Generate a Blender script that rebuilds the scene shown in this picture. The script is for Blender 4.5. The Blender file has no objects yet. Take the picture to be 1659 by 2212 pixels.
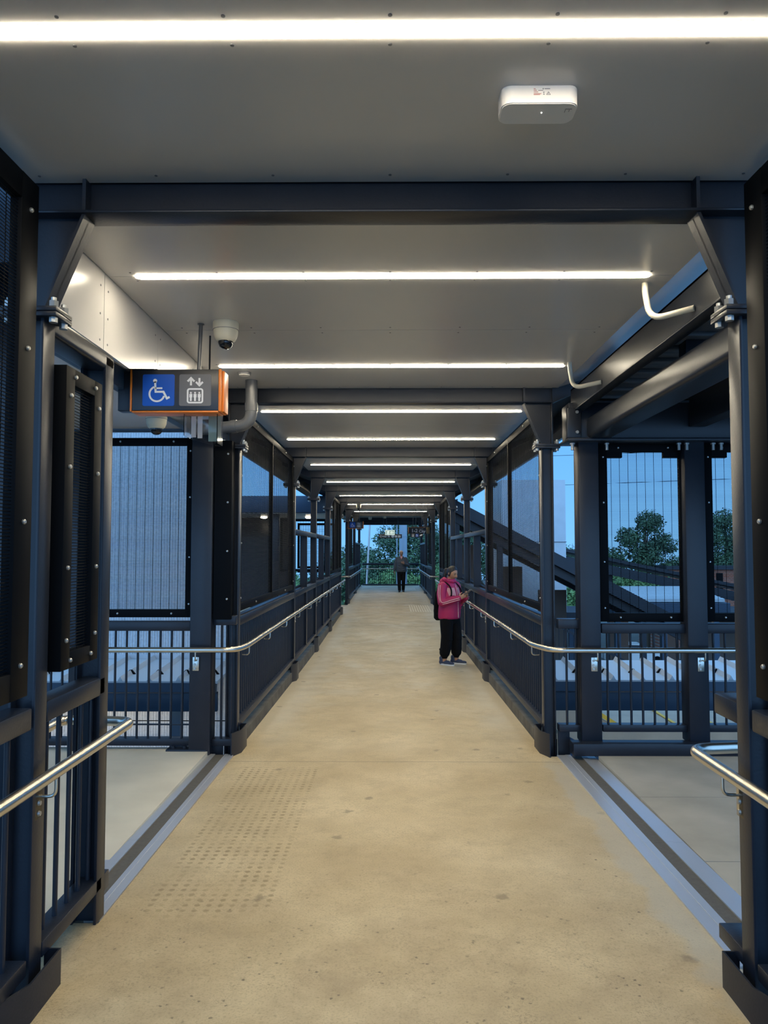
import bpy, bmesh, math, random
from mathutils import Vector, Matrix, noise

random.seed(7)
S = bpy.context.scene
COL = S.collection
PI = math.pi

# ------------------------------------------------------------------ camera
FPX = 1620.0
cam_d = bpy.data.cameras.new('camera')
cam = bpy.data.objects.new('camera', cam_d)
COL.objects.link(cam)
cam_d.sensor_fit = 'HORIZONTAL'
cam_d.sensor_width = 36.0
cam_d.lens = 36.0 * FPX / 1659.0
cam_d.clip_end = 400
cam.location = (0, 0, 1.73)
cam.rotation_euler = (math.radians(90 + 2.8976), 0, math.radians(0.4775))
S.camera = cam

# ------------------------------------------------------------------ world: dusk sky
SKY_STRENGTH = 1.35
LED = 62.0
S.view_settings.view_transform = 'Standard'
S.view_settings.look = 'None'
S.view_settings.gamma = 1
S.view_settings.use_curve_mapping = False
S.view_settings.exposure = 0.14
w = bpy.data.worlds.new('dusk_sky')
S.world = w
w.use_nodes = True
nt = w.node_tree
bg = nt.nodes['Background']
tc = nt.nodes.new('ShaderNodeTexCoord')
sep = nt.nodes.new('ShaderNodeSeparateXYZ')
nt.links.new(tc.outputs['Generated'], sep.inputs[0])
rz = nt.nodes.new('ShaderNodeValToRGB')
nt.links.new(sep.outputs['Z'], rz.inputs[0])
e = rz.color_ramp.elements
e[0].position = 0.0; e[0].color = (.155, .42, .80, 1)
e[1].position = 1.0; e[1].color = (.27, .58, 1.0, 1)
q = e.new(.25); q.color = (.085, .30, .72, 1)
ry = nt.nodes.new('ShaderNodeMapRange')      # paler western glow behind the viewer
nt.links.new(sep.outputs['Y'], ry.inputs[0])
ry.inputs[1].default_value = .25; ry.inputs[2].default_value = -.9
mx = nt.nodes.new('ShaderNodeMix'); mx.data_type = 'RGBA'
nt.links.new(ry.outputs[0], mx.inputs[0])
nt.links.new(rz.outputs[0], mx.inputs[6])
mx.inputs[7].default_value = (.42, .88, 1.6, 1)
nt.links.new(mx.outputs[2], bg.inputs[0])
bg.inputs[1].default_value = SKY_STRENGTH


# ------------------------------------------------------------------ materials
def mat(name, col, rough=.5, metal=0., spec=.5, bump=0., bscale=40., var=0., vscale=6., **kw):
    m = bpy.data.materials.new(name)
    m.use_nodes = True
    t = m.node_tree
    b = t.nodes['Principled BSDF']
    b.inputs['Base Color'].default_value = (*col, 1)
    b.inputs['Roughness'].default_value = rough
    b.inputs['Metallic'].default_value = metal
    b.inputs['Specular IOR Level'].default_value = spec
    for k, v in kw.items():
        b.inputs[k].default_value = v
    if bump or var:
        c = t.nodes.new('ShaderNodeTexCoord')
    if var:
        n = t.nodes.new('ShaderNodeTexNoise'); n.inputs['Scale'].default_value = vscale; n.inputs['Detail'].default_value = 4
        t.links.new(c.outputs['Object'], n.inputs[0])
        r = t.nodes.new('ShaderNodeValToRGB')
        r.color_ramp.elements[0].position = .3; r.color_ramp.elements[1].position = .7
        r.color_ramp.elements[0].color = (*[x * (1 - var) for x in col], 1)
        r.color_ramp.elements[1].color = (*[min(1, x * (1 + var)) for x in col], 1)
        t.links.new(n.outputs[0], r.inputs[0]); t.links.new(r.outputs[0], b.inputs['Base Color'])
    if bump:
        n2 = t.nodes.new('ShaderNodeTexNoise'); n2.inputs['Scale'].default_value = bscale; n2.inputs['Detail'].default_value = 3
        t.links.new(c.outputs['Object'], n2.inputs[0])
        bp = t.nodes.new('ShaderNodeBump'); bp.inputs['Strength'].default_value = bump; bp.inputs['Distance'].default_value = .01
        t.links.new(n2.outputs[0], bp.inputs['Height']); t.links.new(bp.outputs[0], b.inputs['Normal'])
    return m


def emat(name, col, s):
    m = mat(name, (.8, .8, .8))
    b = m.node_tree.nodes['Principled BSDF']
    b.inputs['Emission Color'].default_value = (*col, 1)
    b.inputs['Emission Strength'].default_value = s
    return m


M = {}
M['steel'] = mat('charcoal_paint', (.015, .0182, .026), .34, spec=.36, bump=.05, bscale=90, var=.1)
M['navy'] = mat('navy_fascia', (.024, .05, .088), .4)
M['black'] = mat('black_powdercoat', (.0035, .004, .005), .5, spec=.06)
M['bolt'] = mat('zinc_bolt', (.42, .42, .40), .4, .8)
M['stainless'] = mat('brushed_stainless', (.62, .58, .50), .27, 1.0)
M['ceiling'] = mat('ceiling_sheet', (.52, .51, .50), .27, var=.02, vscale=1.5)
M['seam'] = mat('dark_joint', (.02, .02, .02), .8)
M['roof'] = mat('roof_dark', (.03, .035, .045), .6)
M['white'] = mat('white_plastic', (.70, .67, .64), .4)
M['cream'] = mat('cream_plastic', (.62, .58, .46), .35)
M['dome'] = mat('smoked_dome', (.01, .01, .012), .05)
M['kerbdark'] = mat('dirty_concrete_edge', (.12, .105, .075), .9, var=.35, vscale=5)
M['led'] = emat('led_diffuser', (1.0, .88, .66), LED)
M['alu'] = mat('aluminium', (.62, .63, .64), .36, .6, bump=.05, bscale=20)
M['rubber'] = mat('joint_rubber', (.10, .09, .07), .7, var=.15, vscale=40)
M['orange'] = mat('orange_trim', (.75, .20, .015), .35)
M['signblack'] = mat('sign_black', (.022, .024, .03), .35)
M['blue'] = mat('sign_blue', (.006, .085, .46), .4)
M['grey'] = mat('sign_grey', (.13, .13, .14), .45)
M['symbol'] = mat('sign_white', (.75, .75, .75), .45)
M['pvc'] = mat('grey_pipe', (.085, .09, .10), .3)
M['roofmetal'] = mat('pale_roof_sheet', (.55, .60, .62), .45)
M['skin'] = mat('skin_tan', (.42, .22, .12), .5)
M['skin_m'] = mat('skin_brown', (.30, .16, .09), .5)
M['eye'] = mat('eye_dark', (.02, .012, .01), .3)
M['lip'] = mat('lip', (.30, .10, .08), .5)
M['hair'] = mat('black_hair', (.012, .010, .010), .45, bump=.3, bscale=150)
M['hair_g'] = mat('grey_hair', (.50, .48, .46), .6, bump=.3, bscale=150)
M['pink'] = mat('magenta_jacket', (.42, .012, .085), .55, bump=.5, bscale=14)
M['palepink'] = mat('pale_pink_cloth', (.62, .30, .30), .6, bump=.3, bscale=16)
M['stripe'] = mat('pink_white_stripe', (.75, .48, .46), .6)
M['blackcloth'] = mat('black_cloth', (.0035, .0035, .004), .9, spec=.2, bump=.4, bscale=18)
M['darkjacket'] = mat('slate_jacket', (.045, .055, .065), .7, bump=.4, bscale=14)
M['shoe'] = mat('navy_shoe', (.03, .045, .09), .5)
M['shoeb'] = mat('black_shoe', (.01, .01, .01), .5)
M['sole'] = mat('white_sole', (.7, .7, .68), .5)
M['phone'] = mat('phone_case', (.30, .24, .20), .35)
M['yellow'] = mat('yellow_nosing', (.65, .42, .04), .6)
M['beige'] = mat('beige_concrete', (.34, .30, .23), .8, var=.1, vscale=3)
M['lobbyfloor'] = mat('pale_concrete', (.63, .565, .42), .7, var=.09, vscale=2.2, bump=.1, bscale=30)
M['stairfloor'] = mat('grey_concrete', (.40, .36, .275), .7, var=.13, vscale=2.5, bump=.1, bscale=30)
M['tactile'] = mat('cream_tactile', (.75, .66, .48), .6)
M['concrete'] = mat('white_concrete', (.62, .64, .66), .8, var=.06, vscale=2)
M['bluepole'] = mat('galvanised_pole', (.40, .46, .52), .5, .2)
M['ground'] = mat('dark_ballast', (.06, .06, .05), .95, var=.3, vscale=1.5)
M['bark'] = mat('bark', (.09, .07, .05), .9)
M['green_exit'] = emat('exit_green', (.02, .35, .2), .25)
M['white_exit'] = emat('exit_white', (.75, 1.0, .9), .45)
M['paper'] = mat('white_paper', (.72, .70, .66), .7)
M['brown'] = mat('brown_panel', (.10, .075, .06), .6)


def glass_mat():
    m = mat('clear_acrylic', (1, 1, 1), .04, **{'Transmission Weight': 1.0, 'IOR': 1.3})
    return m


M['acrylic'] = glass_mat()


def ribbed_concrete():
    m = mat('ribbed_concrete', (.60, .62, .64), .85)
    t = m.node_tree; b = t.nodes['Principled BSDF']
    c = t.nodes.new('ShaderNodeTexCoord')
    wv = t.nodes.new('ShaderNodeTexWave'); wv.inputs['Scale'].default_value = 9; wv.inputs['Distortion'].default_value = .6
    wv.inputs['Detail'].default_value = 2
    t.links.new(c.outputs['Object'], wv.inputs[0])
    n = t.nodes.new('ShaderNodeTexNoise'); n.inputs['Scale'].default_value = 30; n.inputs['Detail'].default_value = 5
    t.links.new(c.outputs['Object'], n.inputs[0])
    r = t.nodes.new('ShaderNodeValToRGB')
    r.color_ramp.elements[0].color = (.44, .46, .48, 1); r.color_ramp.elements[1].color = (.70, .72, .74, 1)
    mm = t.nodes.new('ShaderNodeMath'); mm.operation = 'MULTIPLY_ADD'; mm.inputs[1].default_value = .45; 
    t.links.new(wv.outputs[1], mm.inputs[0]); t.links.new(n.outputs[0], mm.inputs[2])
    t.links.new(mm.outputs[0], r.inputs[0]); t.links.new(r.outputs[0], b.inputs['Base Color'])
    r.color_ramp.elements[0].position = .25; r.color_ramp.elements[1].position = 1.0
    bp = t.nodes.new('ShaderNodeBump'); bp.inputs['Strength'].default_value = .6; bp.inputs['Distance'].default_value = .02
    t.links.new(mm.outputs[0], bp.inputs['Height']); t.links.new(bp.outputs[0], b.inputs['Normal'])
    return m


M['ribbed'] = ribbed_concrete()


def brick_mat():
    m = mat('red_brick', (.35, .1, .06), .85)
    t = m.node_tree; b = t.nodes['Principled BSDF']
    c = t.nodes.new('ShaderNodeTexCoord')
    mp = t.nodes.new('ShaderNodeMapping'); mp.inputs['Rotation'].default_value = (PI / 2, 0, 0)
    t.links.new(c.outputs['Object'], mp.inputs[0])
    br = t.nodes.new('ShaderNodeTexBrick'); br.inputs['Scale'].default_value = 2
    br.inputs['Color1'].default_value = (.42, .13, .07, 1); br.inputs['Color2'].default_value = (.32, .09, .05, 1)
    br.inputs['Mortar'].default_value = (.35, .25, .2, 1)
    t.links.new(mp.outputs[0], br.inputs[0]); t.links.new(br.outputs[0], b.inputs['Base Color'])
    return m


M['brick'] = brick_mat()


def leaf_mat(name, c1, c2):
    m = mat(name, c1, .7)
    t = m.node_tree; b = t.nodes['Principled BSDF']
    c = t.nodes.new('ShaderNodeTexCoord')
    n = t.nodes.new('ShaderNodeTexNoise'); n.inputs['Scale'].default_value = .9; n.inputs['Detail'].default_value = 6
    t.links.new(c.outputs['Object'], n.inputs[0])
    r = t.nodes.new('ShaderNodeValToRGB'); r.color_ramp.elements[0].position = .35; r.color_ramp.elements[1].position = .65
    r.color_ramp.elements[0].color = (*c1, 1); r.color_ramp.elements[1].color = (*c2, 1)
    t.links.new(n.outputs[0], r.inputs[0]); t.links.new(r.outputs[0], b.inputs['Base Color'])
    return m


M['leaf_d'] = leaf_mat('leaf_dark', (.05, .10, .06), (.11, .20, .09))
M['leaf_l'] = leaf_mat('leaf_mid', (.09, .19, .07), (.22, .36, .11))


def floor_mat():
    m = mat('worn_concrete_deck', (.5, .4, .25), .55)
    t = m.node_tree; L = t.links; N = t.nodes; b = N['Principled BSDF']
    c = N.new('ShaderNodeTexCoord'); P = c.outputs['Object']
    sp = N.new('ShaderNodeSeparateXYZ'); L.new(P, sp.inputs[0])

    def nz(sc, det=4, vec=None, rough=.55):
        n = N.new('ShaderNodeTexNoise'); n.inputs['Scale'].default_value = sc; n.inputs['Detail'].default_value = det
        n.inputs['Roughness'].default_value = rough
        L.new(vec or P, n.inputs[0]); return n.outputs[0]

    def ma(op, a, b_=None, c_=None):
        n = N.new('ShaderNodeMath'); n.operation = op
        for i, v in enumerate((a, b_, c_)):
            if v is None: continue
            if isinstance(v, (int, float)): n.inputs[i].default_value = v
            else: L.new(v, n.inputs[i])
        return n.outputs[0]

    def rng(v, a, b_, clamp=True):
        n = N.new('ShaderNodeMapRange'); L.new(v, n.inputs[0]); n.inputs[1].default_value = a; n.inputs[2].default_value = b_
        n.clamp = clamp; return n.outputs[0]

    def mix(f, a, col):
        n = N.new('ShaderNodeMix'); n.data_type = 'RGBA'
        L.new(f, n.inputs[0]) if not isinstance(f, float) else None
        if isinstance(a, tuple): n.inputs[6].default_value = (*a, 1)
        else: L.new(a, n.inputs[6])
        n.inputs[7].default_value = (*col, 1)
        return n.outputs[2]
    col = mix(rng(nz(1.3, 6), .35, .65), FLOOR_A, FLOOR_B)
    col = mix(ma('MULTIPLY', rng(nz(6, 10, rough=.72), .46, .74), .5), col, FLOOR_C)
    col = mix(ma('MULTIPLY', rng(nz(95, 3, rough=.7), .50, .68), .5), col, (.25, .195, .11))
    # pale worn patches farther along, stretched across the walkway
    mp = N.new('ShaderNodeMapping'); mp.inputs['Scale'].default_value = (.9, .8, 1); L.new(P, mp.inputs[0])
    far = rng(sp.outputs['Y'], 6.0, 12.0)
    col = mix(ma('MULTIPLY', ma('MULTIPLY', rng(nz(1.7, 8, mp.outputs[0], .68), .50, .66), far), .6), col, (.66, .60, .45))
    ed = ma('MULTIPLY', rng(ma('ADD', ma('ABSOLUTE', sp.outputs['X']), ma('MULTIPLY', nz(2.5, 6), .5)), 1.15, 1.5), rng(sp.outputs['Y'], 6.8, 8.0))
    col = mix(ma('MULTIPLY', ed, .55), col, (.66, .60, .46))
    # studs of the former tactile ground: grid of small dark marks
    g = .0575
    fx = ma('SUBTRACT', ma('FRACT', ma('DIVIDE', sp.outputs['X'], g)), .5)
    fy = ma('SUBTRACT', ma('FRACT', ma('DIVIDE', sp.outputs['Y'], g)), .5)
    d = ma('SQRT', ma('ADD', ma('MULTIPLY', fx, fx), ma('MULTIPLY', fy, fy)))
    dn = ma('ADD', d, ma('MULTIPLY', ma('SUBTRACT', nz(30, 2), .5), .25))
    dot = ma('SUBTRACT', 1.0, rng(dn, .20, .30))
    ax = ma('MULTIPLY', rng(sp.outputs['X'], -1.24, -1.20), rng(sp.outputs['X'], -.56, -.60))
    ay = ma('MULTIPLY', rng(sp.outputs['Y'], 3.55, 3.75), rng(sp.outputs['Y'], 6.28, 6.22))
    dm = ma('MULTIPLY', ma('MULTIPLY', dot, ma('MULTIPLY', ax, ay)), rng(nz(4, 4), .32, .6))
    col = mix(ma('MULTIPLY', dm, .75), col, (.26, .19, .09))
    # dark chips and stains
    v = N.new('ShaderNodeTexVoronoi'); v.inputs['Scale'].default_value = 21; L.new(P, v.inputs[0])
    chip = ma('SUBTRACT', 1.0, rng(ma('ADD', v.outputs['Distance'], ma('MULTIPLY', ma('SUBTRACT', nz(60, 3),   .5), .62)), .05, .17))
    edge = ma('MULTIPLY', rng(sp.outputs['X'], .75, 1.1), rng(sp.outputs['X'], 1.36, 1.2))
    near = ma('SUBTRACT', 1.0, rng(sp.outputs['Y'], 3.2, 4.6))
    zone = ma('MAXIMUM', ma('MULTIPLY', edge, rng(sp.outputs['Y'], 6.6, 5.0)), near)
    cm = ma('MULTIPLY', chip, ma('MULTIPLY', zone, rng(nz(3.0, 5), .44, .54)))
    bt = ma('MULTIPLY', near, rng(nz(2.2, 7, rough=.7), .42, .68))
    col = mix(ma('MULTIPLY', bt, .55), col, (.33, .24, .13))
    col = mix(ma('MULTIPLY', cm, .85), col, (.13, .10, .06))
    cr = ma('MULTIPLY', ma('SUBTRACT', 1.0, rng(ma('ABSOLUTE', ma('SUBTRACT', nz(16, 3, rough=.8), .5)), .004, .012)), ma('MULTIPLY', near, rng(nz(5, 2), .5, .62)))
    col = mix(ma('MULTIPLY', cr, .5), col, (.16, .12, .07))
    v2 = N.new('ShaderNodeTexVoronoi'); v2.inputs['Scale'].default_value = 2.4; L.new(P, v2.inputs[0])
    sm = ma('SUBTRACT', 1.0, rng(ma('ADD', v2.outputs['Distance'], ma('MULTIPLY', ma('SUBTRACT', nz(25, 4), .5), .20)), .05, .10))
    col = mix(ma('MULTIPLY', sm, .6), col, (.20, .15, .09))
    # pale repaired strip beside the joint on the stair side
    pr = ma('MULTIPLY', rng(ma('ADD', sp.outputs['X'], ma('MULTIPLY', nz(5, 4), .25)), 1.38, 1.43), rng(sp.outputs['Y'], 6.6, 6.3))
    col = mix(ma('MULTIPLY', pr, .55), col, (.46, .42, .32))
    # construction joint across
    jy = ma('SUBTRACT', 1.0, rng(ma('ABSOLUTE', ma('SUBTRACT', sp.outputs['Y'], 6.43)), .004, .012))
    col = mix(ma('MULTIPLY', jy, .6), col, (.2, .16, .1))
    L.new(col, b.inputs['Base Color'])
    bp = N.new('ShaderNodeBump'); bp.inputs['Strength'].default_value = .35; bp.inputs['Distance'].default_value = .004
    L.new(nz(120, 4), bp.inputs['Height']); L.new(bp.outputs[0], b.inputs['Normal'])
    return m


FLOOR_A, FLOOR_B, FLOOR_C = (.48, .368, .198), (.64, .51, .30), (.33, .25, .142)
M['floor'] = floor_mat()


# ------------------------------------------------------------------ mesh building helpers
class MB:
    def __init__(self):
        self.bm = bmesh.new()
        self.mi = 0

    def _tag(self, faces, sm=False):
        for f in faces: f.material_index = self.mi; f.smooth = sm

    def box(self, lo, hi, bev=0.0):
        lo, hi = Vector([min(a, b) for a, b in zip(lo, hi)]), Vector([max(a, b) for a, b in zip(lo, hi)])
        b2 = bmesh.new()
        r = bmesh.ops.create_cube(b2, size=1)
        for v in b2.verts:
            v.co = Vector([(lo[i] + hi[i]) / 2 + v.co[i] * (hi[i] - lo[i]) for i in range(3)])
        if bev:
            bmesh.ops.bevel(b2, geom=list(b2.edges), offset=bev, segments=2 if bev < .02 else 4, profile=.5, affect='EDGES')
        self._merge(b2, False)
        return self

    def _merge(self, b2, sm=True):
        for f in b2.faces: f.material_index = self.mi; f.smooth = sm
        me = bpy.data.meshes.new('tmp'); b2.to_mesh(me); b2.free()
        self.bm.from_mesh(me); bpy.data.meshes.remove(me)

    def prism(self, poly, axis, a, b):
        """poly: 2-D outline in the plane of the other two axes (in x,y,z order), extruded along axis from a to b"""
        others = [i for i in range(3) if i != axis]

        def mk(p, h):
            c = [0, 0, 0]; c[others[0]], c[others[1]] = p; c[axis] = h
            return self.bm.verts.new(c)
        A = [mk(p, a) for p in poly]; B = [mk(p, b) for p in poly]
        n = len(poly); fs = []
        fs.append(self.bm.faces.new(A)); fs.append(self.bm.faces.new(B[::-1]))
        for i in range(n):
            fs.append(self.bm.faces.new((A[i], B[i], B[(i + 1) % n], A[(i + 1) % n])))
        self._tag(fs)
        return self

    def tube(self, pts, r, seg=12, caps=True, closed=False):
        pts = [Vector(p) for p in pts]
        n = len(pts)
        rr = r if isinstance(r, (list, tuple)) else [r] * n
        t0 = (pts[1] - pts[0]).normalized()
        up = Vector((0, 0, 1)) if abs(t0.z) < .9 else Vector((1, 0, 0))
        nrm = t0.cross(up).normalized()
        rings = []
        for i, p in enumerate(pts):
            if i == 0: t = t0
            elif i == n - 1: t = (pts[i] - pts[i - 1]).normalized()
            else: t = ((pts[i] - pts[i - 1]).normalized() + (pts[i + 1] - pts[i]).normalized()).normalized()
            nrm = (nrm - t * nrm.dot(t)).normalized()
            bn = t.cross(nrm)
            rings.append([self.bm.verts.new(p + (nrm * math.cos(2 * PI * k / seg) + bn * math.sin(2 * PI * k / seg)) * rr[i]) for k in range(seg)])
        fs = []
        for a, b in zip(rings, rings[1:]):
            for k in range(seg):
                fs.append(self.bm.faces.new((a[k], a[(k + 1) % seg], b[(k + 1) % seg], b[k])))
        if caps:
            fs.append(self.bm.faces.new(rings[0][::-1])); fs.append(self.bm.faces.new(rings[-1]))
        self._tag(fs, True)
        return self

    def lathe(self, prof, c, axis=2, seg=24):
        rings = []
        o = [i for i in range(3) if i != axis]
        for r, h in prof:
            ring = []
            for k in range(seg):
                p = [0, 0, 0]; p[o[0]] = c[o[0]] + r * math.cos(2 * PI * k / seg); p[o[1]] = c[o[1]] + r * math.sin(2 * PI * k / seg); p[axis] = c[axis] + h
                ring.append(self.bm.verts.new(p))
            rings.append(ring)
        fs = []
        for a, b in zip(rings, rings[1:]):
            for k in range(seg):
                fs.append(self.bm.faces.new((a[k], a[(k + 1) % seg], b[(k + 1) % seg], b[k])))
        fs.append(self.bm.faces.new(rings[0][::-1])); fs.append(self.bm.faces.new(rings[-1]))
        self._tag(fs, True)
        return self

    def ell(self, c, r, rot=None, seg=20):
        b2 = bmesh.new()
        bmesh.ops.create_uvsphere(b2, u_segments=seg, v_segments=seg // 2 + 2, radius=1)
        R = rot.to_3x3() if rot else Matrix.Identity(3)
        for v in b2.verts:
            v.co = R @ Vector((v.co.x * r[0], v.co.y * r[1], v.co.z * r[2])) + Vector(c)
        self._merge(b2)
        return self

    def limb(self, pts, rad, seg=14):
        """chain of tapered capsules"""
        for i in range(len(pts)):
            self.ell(pts[i], (rad[i],) * 3, seg=seg)
        for i in range(len(pts) - 1):
            self.tube([pts[i], pts[i + 1]], [rad[i], rad[i + 1]], seg)
        return self

    def loft(self, rings, seg=28):
        """rings: (z, half width x, half depth y, centre y[, centre x])"""
        R = []
        for g in rings:
            z, a, b, cy = g[:4]; cx = g[4] if len(g) > 4 else 0
            R.append([self.bm.verts.new((cx + a * math.cos(2 * PI * k / seg), cy + b * math.sin(2 * PI * k / seg), z)) for k in range(seg)])
        fs = []
        for a, b in zip(R, R[1:]):
            for k in range(seg):
                fs.append(self.bm.faces.new((a[k], a[(k + 1) % seg], b[(k + 1) % seg], b[k])))
        fs.append(self.bm.faces.new(R[0][::-1])); fs.append(self.bm.faces.new(R[-1]))
        self._tag(fs)
        return self

    def xform(self, mtx):
        self.bm.transform(mtx); return self

    def mesh(self, name, mats, smooth=True, ang=35):
        bmesh.ops.recalc_face_normals(self.bm, faces=list(self.bm.faces))
        me = bpy.data.meshes.new(name); self.bm.to_mesh(me); self.bm.free()
        for m in (mats if isinstance(mats, (list, tuple)) else [mats]):
            me.materials.append(M[m] if isinstance(m, str) else m)
        if smooth:
            me.set_sharp_from_angle(angle=math.radians(ang))
        return me

    def build(self, name, mats, parent=None, loc=(0, 0, 0), smooth=True, ang=35):
        return link(name, self.mesh(name, mats, smooth, ang), parent, loc)


def link(name, me, parent=None, loc=(0, 0, 0)):
    o = bpy.data.objects.new(name, me)
    COL.objects.link(o)
    o.location = loc
    if parent: o.parent = parent
    return o


def tag(o, label, cat, group=None):
    o['label'] = label; o['category'] = cat
    if group: o['group'] = group
    return o


def thing(name, label, cat, loc=(0, 0, 0), rz=0, group=None):
    o = bpy.data.objects.new(name, None); COL.objects.link(o)
    o.empty_display_size = .1
    o.location = loc; o.rotation_euler = (0, 0, rz)
    return tag(o, label, cat, group)


def struct(o):
    o['kind'] = 'structure'
    return o


def copy_tree(o, parent=None):
    c = o.copy(); COL.objects.link(c)
    if parent: c.parent = parent
    for ch in list(o.children): copy_tree(ch, c)
    return c


def fillet(pts, r, n=6):
    pts = [Vector(p) for p in pts]; out = [pts[0]]
    for a, b, c in zip(pts, pts[1:], pts[2:]):
        d1, d2 = (a - b), (c - b)
        k = min(r, d1.length * .49, d2.length * .49)
        p, q_ = b + d1.normalized() * k, b + d2.normalized() * k
        for i in range(n + 1):
            t = i / n
            out.append(p * (1 - t) ** 2 + b * 2 * t * (1 - t) + q_ * t * t)
    out.append(pts[-1])
    return out


def zf(y):
    K = [(-9, 0), (3, 0), (7, -.065), (11, -.107), (14.1, -.119), (17.1, -.087), (21, -.05), (34.9, .097), (60, .1)]
    for (a, za), (b, zb) in zip(K, K[1:]):
        if a <= y <= b: return za + (zb - za) * (y - a) / (b - a)
    return 0


PORT = [2.95, 6.79, 10.75, 13.85, 17.0, 20.9, 24.6, 29.5, 34.2]
ORD = ['first', 'second', 'third', 'fourth', 'fifth', 'sixth', 'seventh', 'eighth', 'ninth']
CEIL = 3.20
XP = 1.363
SIDE = {-1: 'lift-sign side', 1: 'stair side'}

# ------------------------------------------------------------------ setting: walkway deck
mb = MB()
ys = [-1.5, 0, 1.5, 3, 4, 5, 6, 7, 9, 11, 12.5, 14.1, 15.5, 17.1, 19, 21, 24, 28, 32, 34.95]
top = [[mb.bm.verts.new((x, y, zf(y))) for x in (-XP, -.5, .5, XP)] for y in ys]
bot = [[mb.bm.verts.new((x, y, zf(y) - .22)) for x in (-XP, XP)] for y in ys]
for i in range(len(ys) - 1):
    for k in range(3): mb.bm.faces.new((top[i][k], top[i][k + 1], top[i + 1][k + 1], top[i + 1][k]))
    mb.bm.faces.new((bot[i][0], bot[i + 1][0], bot[i + 1][1], bot[i][1]))
    mb.bm.faces.new((top[i][0], top[i + 1][0], bot[i + 1][0], bot[i][0]))
    mb.bm.faces.new((top[i][3], bot[i][1], bot[i + 1][1], top[i + 1][3]))
struct(mb.build('floor', 'floor'))

# landing slabs either side of the first opening, and of the far one
mb = MB(); mb.box((-5.0, 3.0, -.30), (-1.585, 6.72, -.015)); struct(mb.build('floor_left', 'lobbyfloor'))
mb = MB()
for a, b in ((2.6, 4.31), (4.318, 5.41), (5.418, 6.47)):
    mb.box((1.765, a, -.30), (3.4, b, -.015))
struct(mb.build('floor_right', 'stairfloor'))
mb = MB(); mb.box((-5, 21.0, -.35), (-XP - .01, 24.4, -.05)); struct(mb.build('floor_left', 'lobbyfloor'))
mb = MB(); mb.box((XP + .01, 21.0, -.35), (3.4, 24.4, -.05)); struct(mb.build('floor_right', 'stairfloor'))
# concrete edge upstand under the bottom rails
for s in (-1, 1):
    for (a, b) in ((6.85, 20.9), (24.6, 34.4)):
        mb = MB(); mb.box((s * 1.366, a, -.36), (s * 1.50, b, -.0 if a < 1 else .03))
        struct(mb.build('trim_1', 'kerbdark'))

for s, b in ((-1, 3.57), (1, 3.21)):
    mb = MB(); mb.box((s * 1.362, -.5, -.22), (s * 1.50, b, -.004)); struct(mb.build('floor_left' if s < 0 else 'floor_right', 'floor'))

# ceiling sheets with open joints, dark roof over them
mb = MB()
seams = [-1.4, -.9, .08, 1.06, 2.05]
spans = [(-1.4, -.9), (-.9, .08), (.08, 1.06), (1.06, 2.05), (2.05, 2.93)]
edges = [2.97, 3.96, 4.95, 5.94, 6.77]
for a, b in zip(edges, edges[1:]): spans.append((a, b))
for p, q_ in zip(PORT[1:], PORT[2:] + [34.6]):
    n = max(1, round((q_ - p) / 1.0)); d = (q_ - p - .04) / n
    for i in range(n): spans.append((p + .02 + i * d, p + .02 + (i + 1) * d))
for a, b in spans:
    mb.mi = 0
    mb.box((-1.515, a + .0025, CEIL), (1.525, b - .0025, CEIL + .012))
    mb.mi = 1
    if b < 8:
        for k in range(7):
            for yy in (a + .06, b - .06):
                mb.lathe([(.006, 0), (.006, -.002)], (-1.38 + k * .46, yy, CEIL - .0005), 2, 8)
struct(mb.build('ceiling', ['ceiling', 'grey']))
mb = MB()
mb.box((-1.60, -1.5, CEIL + .10), (1.60, 34.7, CEIL + .30))
struct(mb.build('roof', 'roof'))
# inclined eave sheets (outside the flat ceiling)
for s in (-1, 1):
    for a, b in ((-1.4, 2.93), (2.97, 6.77), (6.81, 34.6)):
        if s < 0 and a == 2.97: continue
        m_ = 'ceiling' if b < 6.8 else 'roof'
        mb = MB()
        x0, x1 = 1.53, 2.05
        z0, z1 = CEIL + .005, CEIL + .005 + .32 * (x1 - x0)
        mb.prism([(s * x0, z0), (s * x1, z1), (s * x1, z1 + .02), (s * x0, z0 + .02)], 1, a, b)
        struct(mb.build('trim_2', m_))
# gutters along the eaves
for s, a, b in ((-1, 6.9, 20.4), (1, 6.9, 20.9), (-1, 24.8, 34.6), (1, 24.8, 34.6)):
    g = MB()
    g.prism([(s * 2.0, 3.36), (s * 2.02, 3.16), (s * 2.10, 3.10), (s * 2.20, 3.14), (s * 2.24, 3.42)], 1, a, b)
    tag(g.build('roof_gutter', 'steel'), f'dark rounded eaves gutter on the {SIDE[s]}, ' + ('before the far lobby' if a < 10 else 'beyond the far lobby'), 'gutter', 'eaves gutters')
# white soffit wall over the lift lobby
mb = MB()
for a, b in ((3.02, 3.912), (3.917, 4.83), (4.835, 5.75), (5.755, 6.72)):
    mb.mi = 0
    if a < 4.3 < b: mb.prism([(a, 2.79), (4.31, 2.785), (b, 2.91), (b, CEIL + .03), (a, CEIL + .03)], 0, -1.54, -1.52)
    else: mb.box((-1.54, a, 2.79 if a < 4 else 2.91), (-1.52, b, CEIL + .03))
    mb.mi = 1
    for yy in (a + .05, b - .05):
        for zz in ((2.83, 2.97, 3.12) if yy < 4.3 else (2.95, 3.12)): mb.lathe([(.006, 0), (.006, .002)], (-1.52, yy, zz), 0, 8)
struct(mb.build('wall_left', ['ceiling', 'grey']))


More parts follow.
